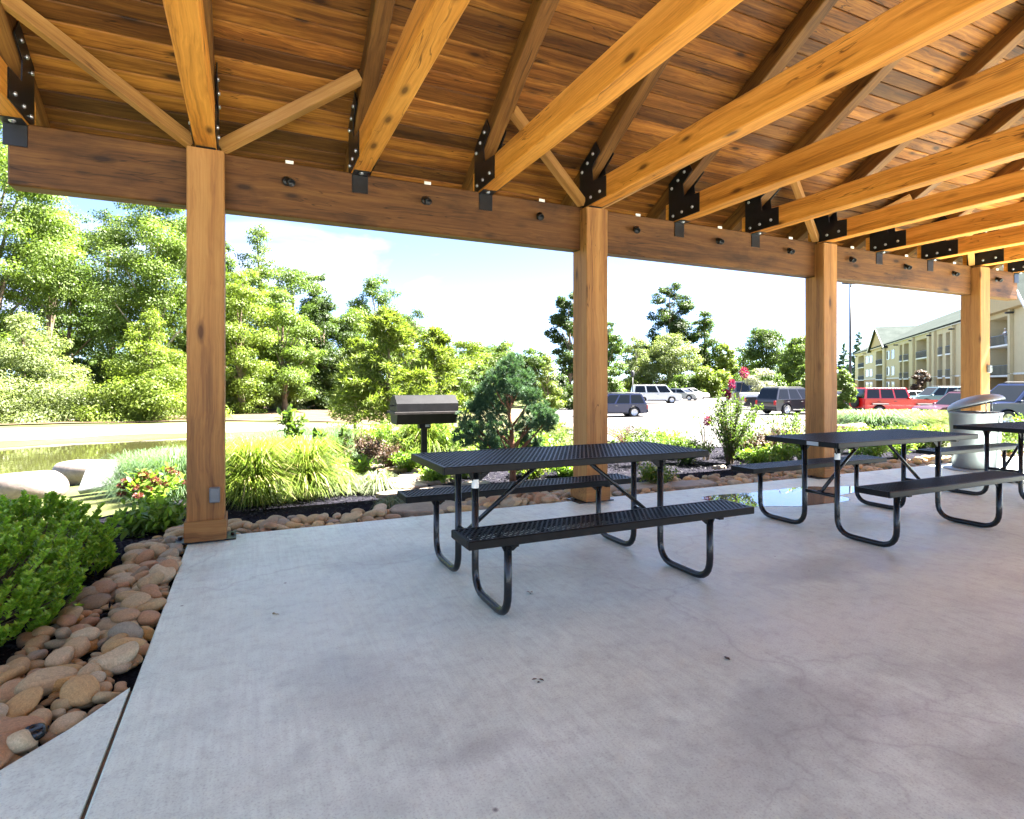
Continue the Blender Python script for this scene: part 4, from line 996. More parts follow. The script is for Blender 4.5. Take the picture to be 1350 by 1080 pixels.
for i, (px_, d_, lb) in enumerate([(455, 6.55, 'white-striped sedge tuft beside the lime grass'), (498, 6.6, 'white-striped sedge tuft beside the flagstone path'), (434, 7.0, 'small pale sedge tuft at the back of the mulch patch'), (515, 5.75, 'tiny silvery tuft by the big flagstone')]):
    x, y = wpx(px_, d_); clump('sedge_tuft', lb, x, y, .12, .26 if i < 3 else .12, 300, M_['lf_white'], .009, .3 if i < 3 else .14, T_ARCH, 'sedge', 'variegated sedge tufts', 60 + i)
x, y = wpx(560, 9.6); clump('ornamental_grass', 'yellow-green grass behind the grill post', x, y, .5, .75, 1300, M_['lf_grass'], .012, .6, seed=70)
for i, (px_, d_, mt, lb) in enumerate([(1150, 13.0, 'lf_lowgreen', 'bushy blue-green juniper mound right of the third post'), (1128, 15, 'lf_grass', 'pale sunlit grass mound left of the juniper'), (1190, 16, 'lf_grass', 'pale sunlit grass mound before the red car'), (1165, 18, 'lf_grass', 'pale grass mound behind the juniper'), (1215, 18, 'lf_grass', 'pale grass mound close to the maroon car')]):
    x, y = wpx(px_, d_); clump('grass_mound', lb, x, y, 1.1, .68, 2200, M_[mt if i else 'lf_blue'], .02, .8, group='grass mounds right of the third post', seed=80 + i)

def stemplant(name, label, x, y, h, spread, ns, nl, leaf, mat, seed, cat='shrub', stem='stem', sr=.006, group=None, tpl=T_BROAD, fl=None, up=.9, low=.15, jit=.03, tip=0):
    g = np.random.default_rng(seed); z0 = float(zg(x, y)) + .01
    t = empty(name, (x, y, z0), label=label, cat=cat, group=group)
    b = MB(); Ps = []; As = []; tips_ = []
    for i in range(ns):
        a = g.random() * 6.283; L = spread * g.uniform(.2, 1); hh = h * g.uniform(.65, 1.05) * (1 - .25 * (L / spread) ** 2)
        p0 = Vector((math.cos(a) * .04, math.sin(a) * .04, -.02)); p3 = Vector((math.cos(a) * L, math.sin(a) * L, hh)); p1 = Vector((p3.x * .25, p3.y * .25, hh * .4)); p2 = Vector((p3.x * .65, p3.y * .65, hh * .78))
        b.tube([p0, p1, p2, p3], [sr, sr * .8, sr * .55, sr * .25], 5, cap=False); tips_.append(p3)
        tt = low + (1 - low) * g.random(nl) ** (.8 - .3 * tip)
        pts = np.array([p0, p1, p2, p3]); s_ = tt * 3; k0 = np.minimum(s_.astype(int), 2); f_ = (s_ - k0)[:, None]
        Ps.append(pts[k0] * (1 - f_) + pts[k0 + 1] * f_ + g.normal(size=(nl, 3)) * jit); As.append(rsph(g, nl) + np.array([0, 0, up * .5]))
    b.build('stem', M_[stem] if stem in M_ else stem, t)
    P = np.concatenate(Ps); A = np.concatenate(As); n = len(P)
    foliage('foliage', scatter(P, A, rsph(g, n) * .5 + np.array([0, 0, 1.]), leaf * g.uniform(.6, 1.3, n), tpl), mat, t)
    if fl:
        fm, cnt, rr, fs, zr = fl
        pick = g.choice(len(tips_), min(cnt, len(tips_)), replace=False)
        for q in pick:
            c = np.array(tips_[q]); m_ = 130; dd = rsph(g, m_); P = c + dd * np.array([rr, rr, rr * zr]) * g.random((m_, 1)) ** .4
            foliage('blossom', scatter(P, dd + rsph(g, m_) * .6, rsph(g, m_), fs * g.uniform(.6, 1.3, m_), T_LEAF), fm, t)
    return t
# glossy hedge shrubs left of the slab
def glossy(label, x, y, h, r, n, seed):
    g = np.random.default_rng(seed); z0 = float(zg(x, y)); t = empty('glossy_shrub', (x, y, z0), label=label, cat='shrub', group='glossy green shrubs left of the slab')
    ns = int(520 * (r / .5) ** 2); a = g.random(ns) * 6.283; rr = g.random(ns) ** .5 * r
    tx, ty = np.cos(a) * rr, np.sin(a) * rr; tz = h * (1 - .55 * (rr / r) ** 3) * g.uniform(.80, 1.08, ns)
    side = g.random(ns) < .42; tz = np.where(side, tz * g.uniform(.25, .9, ns), tz); tx = np.where(side, tx / np.maximum(rr, .05) * r * g.uniform(.85, 1.08, ns), tx); ty = np.where(side, ty / np.maximum(rr, .05) * r * g.uniform(.85, 1.08, ns), ty)
    b = MB()
    for i in range(0, ns, 2): b.tube([(tx[i] * .15, ty[i] * .15, 0), (tx[i] * .6, ty[i] * .6, tz[i] * .5), (tx[i], ty[i], tz[i])], [.006, .004, .0015], 5, cap=False)
    b.build('stem', M_['bark'], t)
    k = g.integers(ns, size=n); f_ = .72 + .28 * g.random(n) ** .5
    tip = np.stack([tx, ty, tz], 1)[k]; out = unit(tip * np.array([1, 1, .35])) * .55 + np.array([0, 0, .8])
    P = tip - unit(out) * ((1 - f_) * .42)[:, None]; aa = g.random(n) * 6.283
    A = unit(out) * .75 + np.stack([np.cos(aa), np.sin(aa), g.uniform(-.2, .3, n)], 1) * .8
    foliage('foliage', scatter(P, A, unit(out) + rsph(g, n) * .35, .030 * g.uniform(.65, 1.25, n), T_BROAD), M_['lf_box'], t)
glossy('glossy green shrub nearest the camera at the left edge', -1.72, 2.78, .66, .52, 32000, 11)
glossy('glossy green shrub beside the cobbles, with bare stems showing below', -1.34, 3.75, .56, .50, 32000, 12)
glossy('glossy green shrub at the far end of its row before the red flowers', -1.32, 4.65, .52, .48, 27000, 13)
glossy('glossy green shrub behind the row, second from the left edge', -2.15, 3.7, .55, .55, 20000, 14)
glossy('glossy green shrub behind the row beside the pale boulder', -2.2, 4.7, .50, .5, 20000, 15)
glossy('glossy green shrub farthest left behind the nearest one', -2.75, 3.1, .62, .5, 16000, 16)
x, y = wpx(202, 5.6); stemplant('flowering_perennial', 'perennial with dull red flower heads left of the corner post', x, y, .42, .30, 26, 26, .07, M_['lf_lowgreen'], 21, 'flower', 'stem', .003, fl=(M_['lf_rust'], 18, .035, .022, .5))
x, y = wpx(212, 4.95); stemplant('leafy_perennial', 'fresh green leafy perennial left of the corner post base', x, y, .22, .28, 26, 22, .085, M_['lf_lowgreen'], 22, 'plant', 'stem', .003)
x, y = wpx(178, 4.7); stemplant('leafy_perennial', 'small fresh green plant between glossy shrub and cobbles', x, y, .20, .22, 16, 16, .08, M_['lf_lowgreen'], 23, 'plant', 'stem', .003)
x, y = wpx(228, 4.95); stemplant('leafy_perennial', 'low green plant touching the corner post', x, y, .14, .18, 12, 14, .07, M_['lf_lowgreen'], 24, 'plant', 'stem', .003)
x, y = wpx(388, 7.6); stemplant('broadleaf_sapling', 'broad-leaved sapling rising out of the grasses', x, y, .98, .22, 7, 26, .12, M_['lf_mid'], 25, 'sapling', 'bark', .009, low=.3)
x, y = wpx(418, 7.3); stemplant('broadleaf_sapling', 'shorter broad-leaved sapling right of the taller one', x, y, .72, .18, 5, 16, .11, M_['lf_mid'], 26, 'sapling', 'bark', .008, low=.4)
x, y = wpx(452, 7.9); stemplant('broadleaf_sapling', 'dark-leaved sapling beside the seed-head shrub', x, y, .62, .2, 6, 18, .10, M_['lf_dark'], 36, 'sapling', 'bark', .008, low=.3)
x, y = wpx(482, 7.9); stemplant('seed_head_shrub', 'brown seed-head shrub left of the flagstone path', x, y, .58, .36, 60, 30, .04, M_['lf_brown'], 27, 'shrub', 'bark', .003, jit=.02, low=.35)
x, y = wpx(470, 7.5); stemplant('leafy_perennial', 'green leafy plant below the seed-head shrub', x, y, .3, .36, 24, 26, .08, M_['lf_lowgreen'], 28, 'plant', 'stem', .003)
x, y = wpx(512, 8.3); stemplant('seed_head_shrub', 'smaller brown and green shrub nearer the grill post', x, y, .42, .30, 40, 26, .04, M_['lf_brown'], 29, 'shrub', 'bark', .003, jit=.02)
for i, (px_, d_, h_, sp_, lb) in enumerate([(535, 9.2, .5, .5, 'green shrub left of the grill post'), (592, 9.4, .65, .55, 'green shrub between grill and pine'), (610, 7.6, .35, .35, 'low green plant left of the pine foot'), (575, 7.2, .2, .25, 'small green plant beside the path under the table edge'), (735, 8.6, .35, .4, 'low green plant left of the second post'), (708, 9.4, .45, .5, 'green shrub behind the pine, right side')]):
    x, y = wpx(px_, d_); stemplant('garden_shrub', lb, x, y, h_, sp_, 46, 26, .06, M_['lf_lowgreen' if i % 2 else 'lf_tree'], 40 + i, 'shrub', 'stem', .003)
x, y = wpx(838, 8.7); stemplant('rose_shrub', 'airy dark-leaved shrub right of the second post', x, y, .58, .55, 46, 26, .042, M_['lf_mid'], 50, 'shrub', 'bark', .003, low=.4, tip=1)
x, y = wpx(745, 9.8); stemplant('rose_shrub', 'airy dark-leaved shrub left of the second post', x, y, .5, .5, 34, 22, .042, M_['lf_mid'], 51, 'shrub', 'bark', .003, low=.4, tip=1)
x, y = wpx(822, 13); stemplant('twiggy_shrub', 'reddish brown twiggy shrub before the navy car', x, y, .48, .75, 80, 12, .03, M_['lf_brown'], 52, 'shrub', 'bark_red', .005, low=.5)
x, y = wpx(865, 6.9); stemplant('garden_shrub', 'compact yellow-green plant at the cobble edge right of the second post', x, y, .26, .30, 40, 30, .055, M_['lf_grass'], 53, 'shrub', 'stem', .003)
# crape myrtle with magenta flowers
x, y = wpx(962, 8.9); t = stemplant('flowering_shrub', 'upright shrub with magenta flower heads between two posts', x, y, 1.16, .60, 34, 95, .05, M_['lf_mid'], 54, 'shrub', 'bark', .007, low=.12)
g = np.random.default_rng(8); z0 = t.location.z; ww = Matrix.Rotation(-TH, 3, 'Z')
for (qx, qy, rr) in ((980, 492, .075), (966, 507, .065), (960, 520, .045), (934, 556, .06), (957, 517, .03)):
    c = np.array(ww @ Vector(((qx - 962) / F * 8.9, g.uniform(-.08, .08), ZY(qy, 8.9) - z0))); m_ = 320; dd = rsph(g, m_); P = c + dd * np.array([rr * .75, rr * .75, rr * 1.25]) * g.random((m_, 1)) ** .4
    foliage('blossom', scatter(P, dd + rsph(g, m_) * .6, rsph(g, m_), .026 * g.uniform(.6, 1.3, m_), T_LEAF), M_['lf_red'], t)
    bs = MB(); bs.tube([(0, 0, 0), tuple(c * np.array([.4, .4, .5])), tuple(c)], [.006, .005, .003], 6, cap=False); bs.build('stem', M_['bark'], t)
x, y = wpx(930, 9.4); stemplant('twiggy_shrub', 'bare arching twigs left of the magenta-flowered shrub', x, y, .95, .42, 12, 9, .045, M_['lf_mid'], 55, 'shrub', 'bark', .006, low=.3)
for i, (px_, d_, h_, sp_, mt, lb) in enumerate([(1040, 10.4, .80, .6, 'lf_mid', 'leafy dark shrub just left of the third post'), (1015, 9.0, .5, .45, 'lf_brown', 'shrub with brownish flower heads beside the tan boulder'), (1030, 8.6, .34, .45, 'lf_lowgreen', 'low bright shrub behind the far bench of the middle table'), (1000, 8.5, .28, .35, 'lf_lowgreen', 'low green plant at the foot of the flowering shrub'),
      (1150, 9.4, .32, .45, 'lf_lowgreen', 'low fresh plant seen under the middle table top'), (1185, 9.6, .4, .4, 'lf_lowgreen', 'low fresh plant left of the trash can'), (1235, 10.4, .5, .4, 'lf_tree', 'light green plant behind the trash can'), (1335, 10.6, .7, .45, 'lf_lowgreen', 'leafy plant right of the last post'), (1318, 9.8, .35, .4, 'lf_mid', 'low dark plant at the foot of the last post'), (1200, 12.6, .45, .5, 'lf_tree', 'pale leafy plant before the grass mounds')]):
    x, y = wpx(px_, d_); stemplant('garden_shrub', lb, x, y, h_, sp_, 44, 30, .055, M_[mt], 110 + i, 'shrub', 'bark', .004)

for i, (px_, d_, h_, sp_, mt, lb) in enumerate([(640, 8.6, .34, .42, 'lf_lowgreen', 'fresh green plant behind the pine trunk, left side'), (668, 9.6, .45, .5, 'lf_tree', 'green shrub straight behind the pine'), (748, 7.6, .24, .3, 'lf_lowgreen', 'small fresh plant beside the left face of the second post'), (700, 7.6, .22, .3, 'lf_grass', 'small yellow-green plant right of the pine trunk'),
      (540, 8.2, .26, .32, 'lf_lowgreen', 'leafy plant on the left edge of the stepping path'), (560, 11.5, .7, .7, 'lf_tree', 'bushy green shrub beyond the grill'), (500, 10.5, .55, .6, 'lf_lowgreen', 'bushy fresh shrub beyond the seed-head shrubs'), (455, 10.8, .5, .6, 'lf_tree', 'green shrub at the back of the bed left of centre'), (630, 12, .6, .8, 'lf_pale', 'pale green shrub beyond the pine'), (725, 11.4, .5, .7, 'lf_pale', 'pale airy shrub beyond the bed, left of the second post'),
      (905, 8.9, .4, .45, 'lf_mid', 'dark green plant between airy shrub and bare twigs'), (875, 9.6, .5, .5, 'lf_lowgreen', 'fresh shrub at the lot edge right of the second post'), (985, 9.6, .55, .5, 'lf_mid', 'leafy shrub behind the magenta-flowered one'), (1062, 8.8, .5, .4, 'lf_tree', 'green shrub touching the left face of the third post'), (1128, 10.4, .5, .5, 'lf_lowgreen', 'fresh shrub right behind the third post'), (1165, 11.2, .5, .6, 'lf_tree', 'green shrub in front of the juniper mound'), (1215, 11.4, .45, .6, 'lf_lowgreen', 'low shrub left of the trash can, farther back')]):
    x, y = wpx(px_, d_); stemplant('bedding_shrub', lb, x, y, h_, sp_, 60, 44, .05, M_[mt], 310 + i, 'shrub', 'stem', .003)
# ------------------------------------------------------------ stones
def ico(sub, seed, amp=.12, sq=(1, 1, 1), flat=0):
    import bmesh
    bm = bmesh.new(); bmesh.ops.create_icosphere(bm, subdivisions=sub, radius=1)
    g = np.random.default_rng(seed); ph = g.random((5, 3)) * 6; fr = g.uniform(.8, 2.4, (5, 3))
    for v in bm.verts:
        c = v.co; k = sum(math.sin(c.x * fr[i, 0] + ph[i, 0]) * math.sin(c.y * fr[i, 1] + ph[i, 1]) * math.cos(c.z * fr[i, 2] + ph[i, 2]) for i in range(5))
        r = 1 + amp * k
        z = c.z
        if flat: z = math.copysign(min(abs(z), 1 - flat) if abs(z) > 1 - flat else abs(z), z)
        v.co = (c.x * r * sq[0], c.y * r * sq[1], z * r * sq[2])
    vs = [tuple(v.co) for v in bm.verts]; fs = [[v.index for v in f.verts] for f in bm.faces]; bm.free()
    return np.array(vs), np.array(fs)
shapes = [ico(3, 300 + i, random.uniform(.10, .20), (1, random.uniform(.55, .85), random.uniform(.44, .66)), random.choice([0, .2, .3])) for i in range(14)]
lows = [ico(2, 300 + i, .10, (1, random.uniform(.62, .85), random.uniform(.40, .60))) for i in range(8)]
smesh = {c_: [mesh_np('river_stone', v, f, True, [MAT['cob_' + c_]]) for v, f in shapes] for c_ in CC}
cpick = ['tan', 'grey-brown', 'tan', 'reddish brown', 'pale buff', 'tan', 'grey-brown', 'ochre yellow', 'reddish brown', 'pale buff', 'grey-brown']
stripL = [(-.435, 2.74), (-.57, 2.50), (-.72, 2.31), (-.97, 2.08), (-1.42, 1.83), (-1.62, 2.05), (-1.2, 2.45), (-.98, 2.85), (-.96, 3.3), (-.88, 4), (-.78, 4.7), (-.72, 5.2), (-.6, 5.5), (-.3, 5.52), (-.3, 5.09), (-.435, 5.07)]
stripF = [(-.3, 5.10), (13, 5.10), (13, 5.62), (7, 5.62), (5, 5.6), (3.2, 5.62), (2.2, 5.58), (1.2, 5.44), (-.3, 5.50)]
flags_w = [(1.58, 5.36, .42, .27), (4.05, 5.42, .40, .22), (4.75, 5.30, .45, .20), (1.75, 5.95, .26, .18), (1.50, 6.3, .22, .16), (2.02, 6.35, .24, .17), (1.72, 6.72, .25, .17), (2.12, 6.95, .22, .16), (1.70, 7.15, .24, .17), (2.02, 7.45, .24, .18), (1.62, 7.62, .2, .15), (2.25, 7.8, .22, .18), (1.86, 8.05, .24, .17), (2.2, 8.35, .24, .17), (1.7, 8.45, .24, .18), (2.45, 7.25, .2, .15), (2.5, 6.5, .2, .16), (1.35, 6.85, .17, .15), (2.9, 7.7, .25, .2), (3.2, 6.0, .3, .2)]
g = np.random.default_rng(42); pts = []
def throw(poly, tries, rmin, rmax):
    xs = [q[0] for q in poly]; ys = [q[1] for q in poly]
    for _ in range(tries):
        px_, py_ = g.uniform(min(xs), max(xs)), g.uniform(min(ys), max(ys)); r = rmin + (rmax - rmin) * g.random() ** 2.2
        if float(poly_sd(np.array([px_]), np.array([py_]), poly)[0]) > -r * .2: continue
        if any(abs(px_ - f_[0]) < f_[2] * .9 and abs(py_ - f_[1]) < f_[3] * .9 for f_ in flags_w): continue
        if pts:
            a = np.array(pts); 
            if np.any((a[:, 0] - px_) ** 2 + (a[:, 1] - py_) ** 2 < (.74 * (a[:, 2] + r)) ** 2): continue
        pts.append((px_, py_, r))
throw(stripL, 260, .050, .070); throw(stripL, 9000, .026, .050); throw(stripF, 2000, .05, .082); throw(stripF, 9000, .032, .052)
stones = []
for (px_, py_, r) in pts:
    stones.append((px_, py_, float(zg(px_, py_)) + .03 + r * .30, r))
# upper course resting in the gaps
for (px_, py_, zz, r) in list(stones):
    if g.random() < .38: stones.append((px_ + g.normal() * .02 + .03, py_ + g.normal() * .03, zz + r * .45 + .015, g.uniform(.045, .075)))
stones = [s_ for s_ in stones if not (s_[0] + s_[3] * .78 > -.41 and s_[1] < 5.055 + s_[3] * .9) and not (s_[0] < -.43 and float(poly_sd(np.array([s_[0]]), np.array([s_[1]]), walk)[0]) < s_[3] * .75)]
stones = [s_ for s_ in stones if s_[1] > 5.06 + s_[3] * .9 or s_[0] < -.41]
stones.sort(key=lambda q: math.hypot(q[0], q[1]) / q[3])
LG = {0: 'smooth brown and tan river cobble in the border left of the slab', 1: 'smooth tan river cobble in the border along the far slab edge'}
for i, (px_, py_, zz, r) in enumerate(stones[:295]):
    cc_ = cpick[random.randrange(len(cpick))]; o = D.objects.new('river_stone', smesh[cc_][i % len(shapes)]); COL.objects.link(o); k = r * g.uniform(.95, 1.3)
    o.location = (px_, py_, zz); o.scale = (k * g.uniform(.9, 1.25), k, k * g.uniform(.85, 1.15)); o.rotation_euler = (g.normal() * .22, g.normal() * .22, g.random() * 6.28)
    side = 0 if px_ < -.3 else 1
    near_ = ('by the walkway corner', 'halfway along the slab side', 'close to the corner post')[0 if py_ < 3.1 else 1 if py_ < 4.3 else 2] if side == 0 else ('between the first and second posts' if px_ < 3.2 else 'right of the second post')
    setp(o, '%s %s river cobble %s, %s' % ('small' if k < .052 else 'large' if k > .078 else 'medium', cc_, 'left of the slab' if side == 0 else 'along the far slab edge', near_), 'stone', ['river cobbles left of the slab', 'river cobbles along the far slab edge'][side])
Vs = []; Fs = []; base = 0
for i, (px_, py_, zz, r) in enumerate(stones[295:]):
    v, f = lows[i % 8]; k = r * g.uniform(.95, 1.25); a = g.random() * 6.28; c_, s_ = math.cos(a), math.sin(a)
    v = v * k * np.array([g.uniform(.9, 1.2), 1, 1.05]); v = np.stack([v[:, 0] * c_ - v[:, 1] * s_, v[:, 0] * s_ + v[:, 1] * c_, v[:, 2]], 1) + np.array([px_, py_, zz])
    Vs.append(v); Fs.append(f + base); base += len(v)
link('river_stones', mesh_np('river_stones', np.concatenate(Vs), np.concatenate(Fs), True, [MAT['cobble_far']]), kind='stuff', label='remaining river cobbles filling the border', cat='stones')
print('stones', len(stones))
for i, (fx, fy, fa, fb) in enumerate(flags_w):
    g = np.random.default_rng(700 + i); k = 9 if i > 2 else 11; pr = []
    for q in range(k):
        a = 2 * math.pi * q / k + g.uniform(-.18, .18); rr = g.uniform(.82, 1.08); pr.append((math.cos(a) * fa * rr, math.sin(a) * fb * rr))
    b = MB(); n_ = k; z0 = 0.0; h = .05
    V = [(p_[0], p_[1], 0) for p_ in pr] + [(p_[0], p_[1], h) for p_ in pr] + [(p_[0] * .95, p_[1] * .95, h + .008) for p_ in pr]
    b.add(V, [[q, (q + 1) % n_, n_ + (q + 1) % n_, n_ + q] for q in range(n_)] + [[n_ + q, n_ + (q + 1) % n_, 2 * n_ + (q + 1) % n_, 2 * n_ + q] for q in range(n_)] + [list(range(2 * n_, 3 * n_))])
    lb = ['large tan flagstone at the slab edge below the grill', 'flat tan flagstone right of the second post', 'long tan flagstone against the slab edge right of the second post'][i] if i < 3 else 'irregular tan flagstone in the stepping path to the grill'
    b.build('flagstone', MAT['flag'], loc=(fx, fy, float(zg(fx, fy)) + .012 + (.02 if i < 3 else 0)), label=lb, cat='flagstone', group='flagstones' if i < 3 else 'flagstones of the stepping path')
def boulder(label, px, d, wpx_, hpx, mat, seed, rot=0, dp=.6, sink=.2):
    v, f = ico(4, seed, .10, (1, dp, 1), .35); a = wpx_ / F * d / 2; h = hpx / F * d / (2 - sink * 2)
    v = v * np.array([a, a, h]); x, y = W2(PX(px, d), d)
    me = mesh_np('boulder', v, f, True, [MAT[mat]])
    link('boulder', me, loc=(x, y, float(zg(x, y)) + h * (1 - 2 * sink)), rot=(R(3), R(-4), -TH + rot), label=label, cat='boulder')
boulder('pale flat-topped boulder on the near pond shore at the left edge', 36, 8.6, 92, 44, 'boulder', 801, .1)
boulder('pinkish flat boulder on the pond shore behind the grey slab', 120, 10.2, 104, 36, 'boulder', 802, -.1)
boulder('pale pink boulder on the shore just left of the corner post', 226, 10.8, 48, 34, 'boulder', 803)
boulder('small white flat stone between lime grass and seed-head shrub', 450, 8.2, 24, 14, 'boulder', 804)
boulder('tan boulder among shrubs left of the third post', 1038, 11.6, 46, 36, 'tanboulder', 805)
boulder('tan boulder right of the third post', 1122, 12.2, 50, 38, 'tanboulder', 806)
boulder('small pink boulder far behind the second post', 752, 24, 26, 12, 'boulder', 807)
boulder('small stone on the mulch beside the flowering shrub', 948, 8.4, 18, 8, 'boulder', 808)
x, y = wpx(160, 8.4); b = MB(); b.cbox((1.0, .42, .09), None, .012)
b.build('stone_slab', MAT['greyslab'], loc=(x, y, float(zg(x, y)) + .22), rot=(R(38), R(-8), -TH + .25), label='tilted flat grey stone slab on the near pond shore', cat='stone')
# drain cap at the walkway corner
dx_, dy_ = -.66, 2.44
b = MB(); b.lathe([(0, .0), (.032, .0), (.034, .006), (.032, .03), (.022, .034), (.014, .028), (0, .028)], 20); b.build('drain_cap', MAT['tube'], loc=(dx_, dy_, .0), label='small round black cap between cobbles and walkway', cat='cap')
# mulch chips
g = np.random.default_rng(77); n = 9000
X_ = g.uniform(-3.0, -.55, n); Y_ = g.uniform(1.9, 6.2, n)
X2 = g.uniform(-.4, 9, n); Y2 = g.uniform(5.4, 8.2, n); X_ = np.concatenate([X_, X2]); Y_ = np.concatenate([Y_, Y2]); n = len(X_)
ok_ = poly_sd(X_, Y_, walk) > .03; X_, Y_ = X_[ok_], Y_[ok_]; n = len(X_)
P = np.stack([X_, Y_, zg(X_, Y_) + .024 + g.random(n) * .02], 1)
Sc = np.stack([g.uniform(.02, .06, n), g.uniform(.018, .04, n), g.uniform(.02, .04, n)], 1)
v_, f_ = scatter(P, rsph(g, n) * np.array([1, 1, .35]), rsph(g, n) * .6 + np.array([0, 0, 1.]), Sc, T_LEAF)
MAT['chip'] = leafmat('bark_chip', (.006, .006, .009), (.026, .024, .029), .02, .8)
link('mulch_chips', mesh_np('mulch_chips', v_, f_, False, [MAT['chip']]), kind='stuff', label='loose dark bark chips over the beds', cat='mulch')
# leaf bits dropped on the slab
for i, (qx, qy, lb) in enumerate([(361, 811, 'small dry tan leaf bit on the slab left of the near table'), (698, 782, 'dark twig scrap on the slab by the near bench leg'), (708, 897, 'small brown leaf on the slab below the near table'), (958, 870, 'tiny brown leaf pair on the slab, right of centre')]):
    d_ = CAMZ * F / (qy - HZ); x, y = W2(PX(qx, d_), d_); g = np.random.default_rng(900 + i); k = 3
    P = np.tile([0, 0, .004], (k, 1)) + g.normal(size=(k, 3)) * np.array([.008, .008, .001]); v_, f_ = scatter(P, rsph(g, k) * np.array([1, 1, .1]), np.tile([0, 0, 1.], (k, 1)), np.full(k, .026), T_BROAD)
    foliage('dry_leaf', (v_, f_), M_['lf_straw' if i == 0 else 'lf_brown'], None, loc=(x, y, .001), label=lb, cat='leaf')

# ------------------------------------------------------------ parked vehicles
def paint(name, col, metal=.0):
    m, n, l, p, o = newmat(name); p.inputs['Base Color'].default_value = (*col, 1); p.inputs['Roughness'].default_value = .28; p.inputs['Metallic'].default_value = metal
    p.inputs['Coat Weight'].default_value = .8; p.inputs['Coat Roughness'].default_value = .04; return m
MAT['tyre'] = plain('tyre_rubber', (.02, .02, .02), .85); MAT['rim'] = plain('alloy_rim', (.55, .56, .58), .3, .8)
MAT['trim'] = plain('dark_trim', (.03, .03, .032), .6); MAT['headlamp'] = plain('headlamp_lens', (.7, .72, .75), .1, .1, .05, 6, 0, .8)
MAT['tail'] = plain('tail_lamp_red', (.5, .02, .02), .2)
def vehicle(name, label, cat, px, d, head, col, kind='suv', Ln=4.6, W_=1.85, Ht=1.72, off=0, group='vehicles in the parking lot', metal=.0, lower=None):
    xc = PX(px, d) + off; x, y = W2(xc, d); z = float(zg(x, y)) + .034
    t = empty(name, (x, y, z), -TH + head, label=label, cat=cat, group=group)
    pm = paint(name + '_paint', col, metal); hl = Ln / 2; hw = W_ / 2; wr = .36 if kind != 'sedan' else .32; wb = Ln * .30
    belt = Ht * {'sedan': .62, 'jeep': .62}.get(kind, .57); sill = .30 if kind != 'sedan' else .22; fx, rx = wb, -wb * .98
    if kind == 'pickup': fx, rx = Ln * .33, -Ln * .27
    hood = belt - (.04 if kind in ('suv', 'pickup', 'jeep', 'van') else .10)
    def arch(cx): return [(cx + (wr + .07) * math.cos(a), wr + (wr + .07) * math.sin(a)) for a in np.linspace(math.pi + .15, -.15, 11)]
    def clipz(pts): return [(q[0], max(q[1], sill)) for q in pts]
    prof = [(-hl + .06, sill + .08), (-hl + .10, sill)] + clipz(arch(rx)) + clipz(arch(fx)) + [(hl - .12, sill), (hl - .02, sill + .12), (hl, sill + .30), (hl - .06, hood - .12), (hl - .22, hood - .02), (hl - Ln * .24, belt), (-hl + .12, belt), (-hl + .02, belt - .14), (-hl, sill + .3)]
    if kind == 'jeep': prof = [(-hl + .06, .5), (-hl + .1, .42)] + clipz(arch(rx)) + clipz(arch(fx)) + [(hl - .05, .55), (hl - .05, belt - .12), (hl - .10, belt - .05), (hl - Ln * .27, belt), (-hl + .04, belt)]
    n_ = len(prof); b = MB()
    ins = .05
    V = []; 
    for (yy, sc) in ((-hw + ins, 0), (-hw, 1), (hw, 1), (hw - ins, 0)):
        for (a, c) in prof:
            k = 1
            V.append((a * (1 if sc else .985), yy, c if (sc or c > sill + .05) else c))
    Fs = [list(range(n_)), list(range(3 * n_, 4 * n_))[::-1]]
    for q in range(3):
        for i in range(n_): Fs.append([q * n_ + i, (q + 1) * n_ + i, (q + 1) * n_ + (i + 1) % n_, q * n_ + (i + 1) % n_])
    b.add(V, Fs); 
    # cabin
    top = Ht - .02
    if kind == 'sedan': g0, g1, g2, g3_ = -hl + .55, -hl + 1.15, hl - Ln * .45, hl - Ln * .27
    elif kind == 'pickup': g0, g1, g2, g3_ = -hl + Ln * .34, -hl + Ln * .37, hl - Ln * .40, hl - Ln * .27
    elif kind == 'jeep': g0, g1, g2, g3_ = -hl + .05, -hl + .14, hl - Ln * .42, hl - Ln * .37
    elif kind == 'van': g0, g1, g2, g3_ = -hl + .10, -hl + .22, hl - Ln * .30, hl - Ln * .18
    else: g0, g1, g2, g3_ = -hl + .10, -hl + .42, hl - Ln * .42, hl - Ln * .26
    tw = hw * (.80 if kind != 'jeep' else .88); bw_ = hw - .03
    lo = [(g0, bw_), (g3_, bw_)]; 
    def cab(x_, z_, s_): 
        f_ = (z_ - belt) / (top - belt); return (x_, s_ * (bw_ + (tw - bw_) * f_), z_)
    V = [cab(g0, belt, -1), cab(g3_, belt, -1), cab(g2, top, -1), cab(g1, top, -1), cab(g0, belt, 1), cab(g3_, belt, 1), cab(g2, top, 1), cab(g1, top, 1)]
    mid_ = ((g1 + g2) / 2)
    b.add(V, [[0, 1, 2, 3], [5, 4, 7, 6], [1, 5, 6, 2], [4, 0, 3, 7], [3, 2, 6, 7]])
    b.box((mid_, 0, top + .012), (g2 - g1 - .06, 2 * tw - .10, .03), ch=.012)
    bo_ = b.build('body', pm, t); bv = bo_.modifiers.new('bevel', 'BEVEL'); bv.width = .07; bv.segments = 3; bv.limit_method = 'ANGLE'; bv.angle_limit = R(22); bo_.data.polygons.foreach_set('use_smooth', [True] * len(bo_.data.polygons)); bv.harden_normals = True
    # windows: side glass split by pillars
    def lerp(a, c, f_): return a + (c - a) * f_
    nwin = 3 if kind in ('suv', 'jeep', 'van') else 2
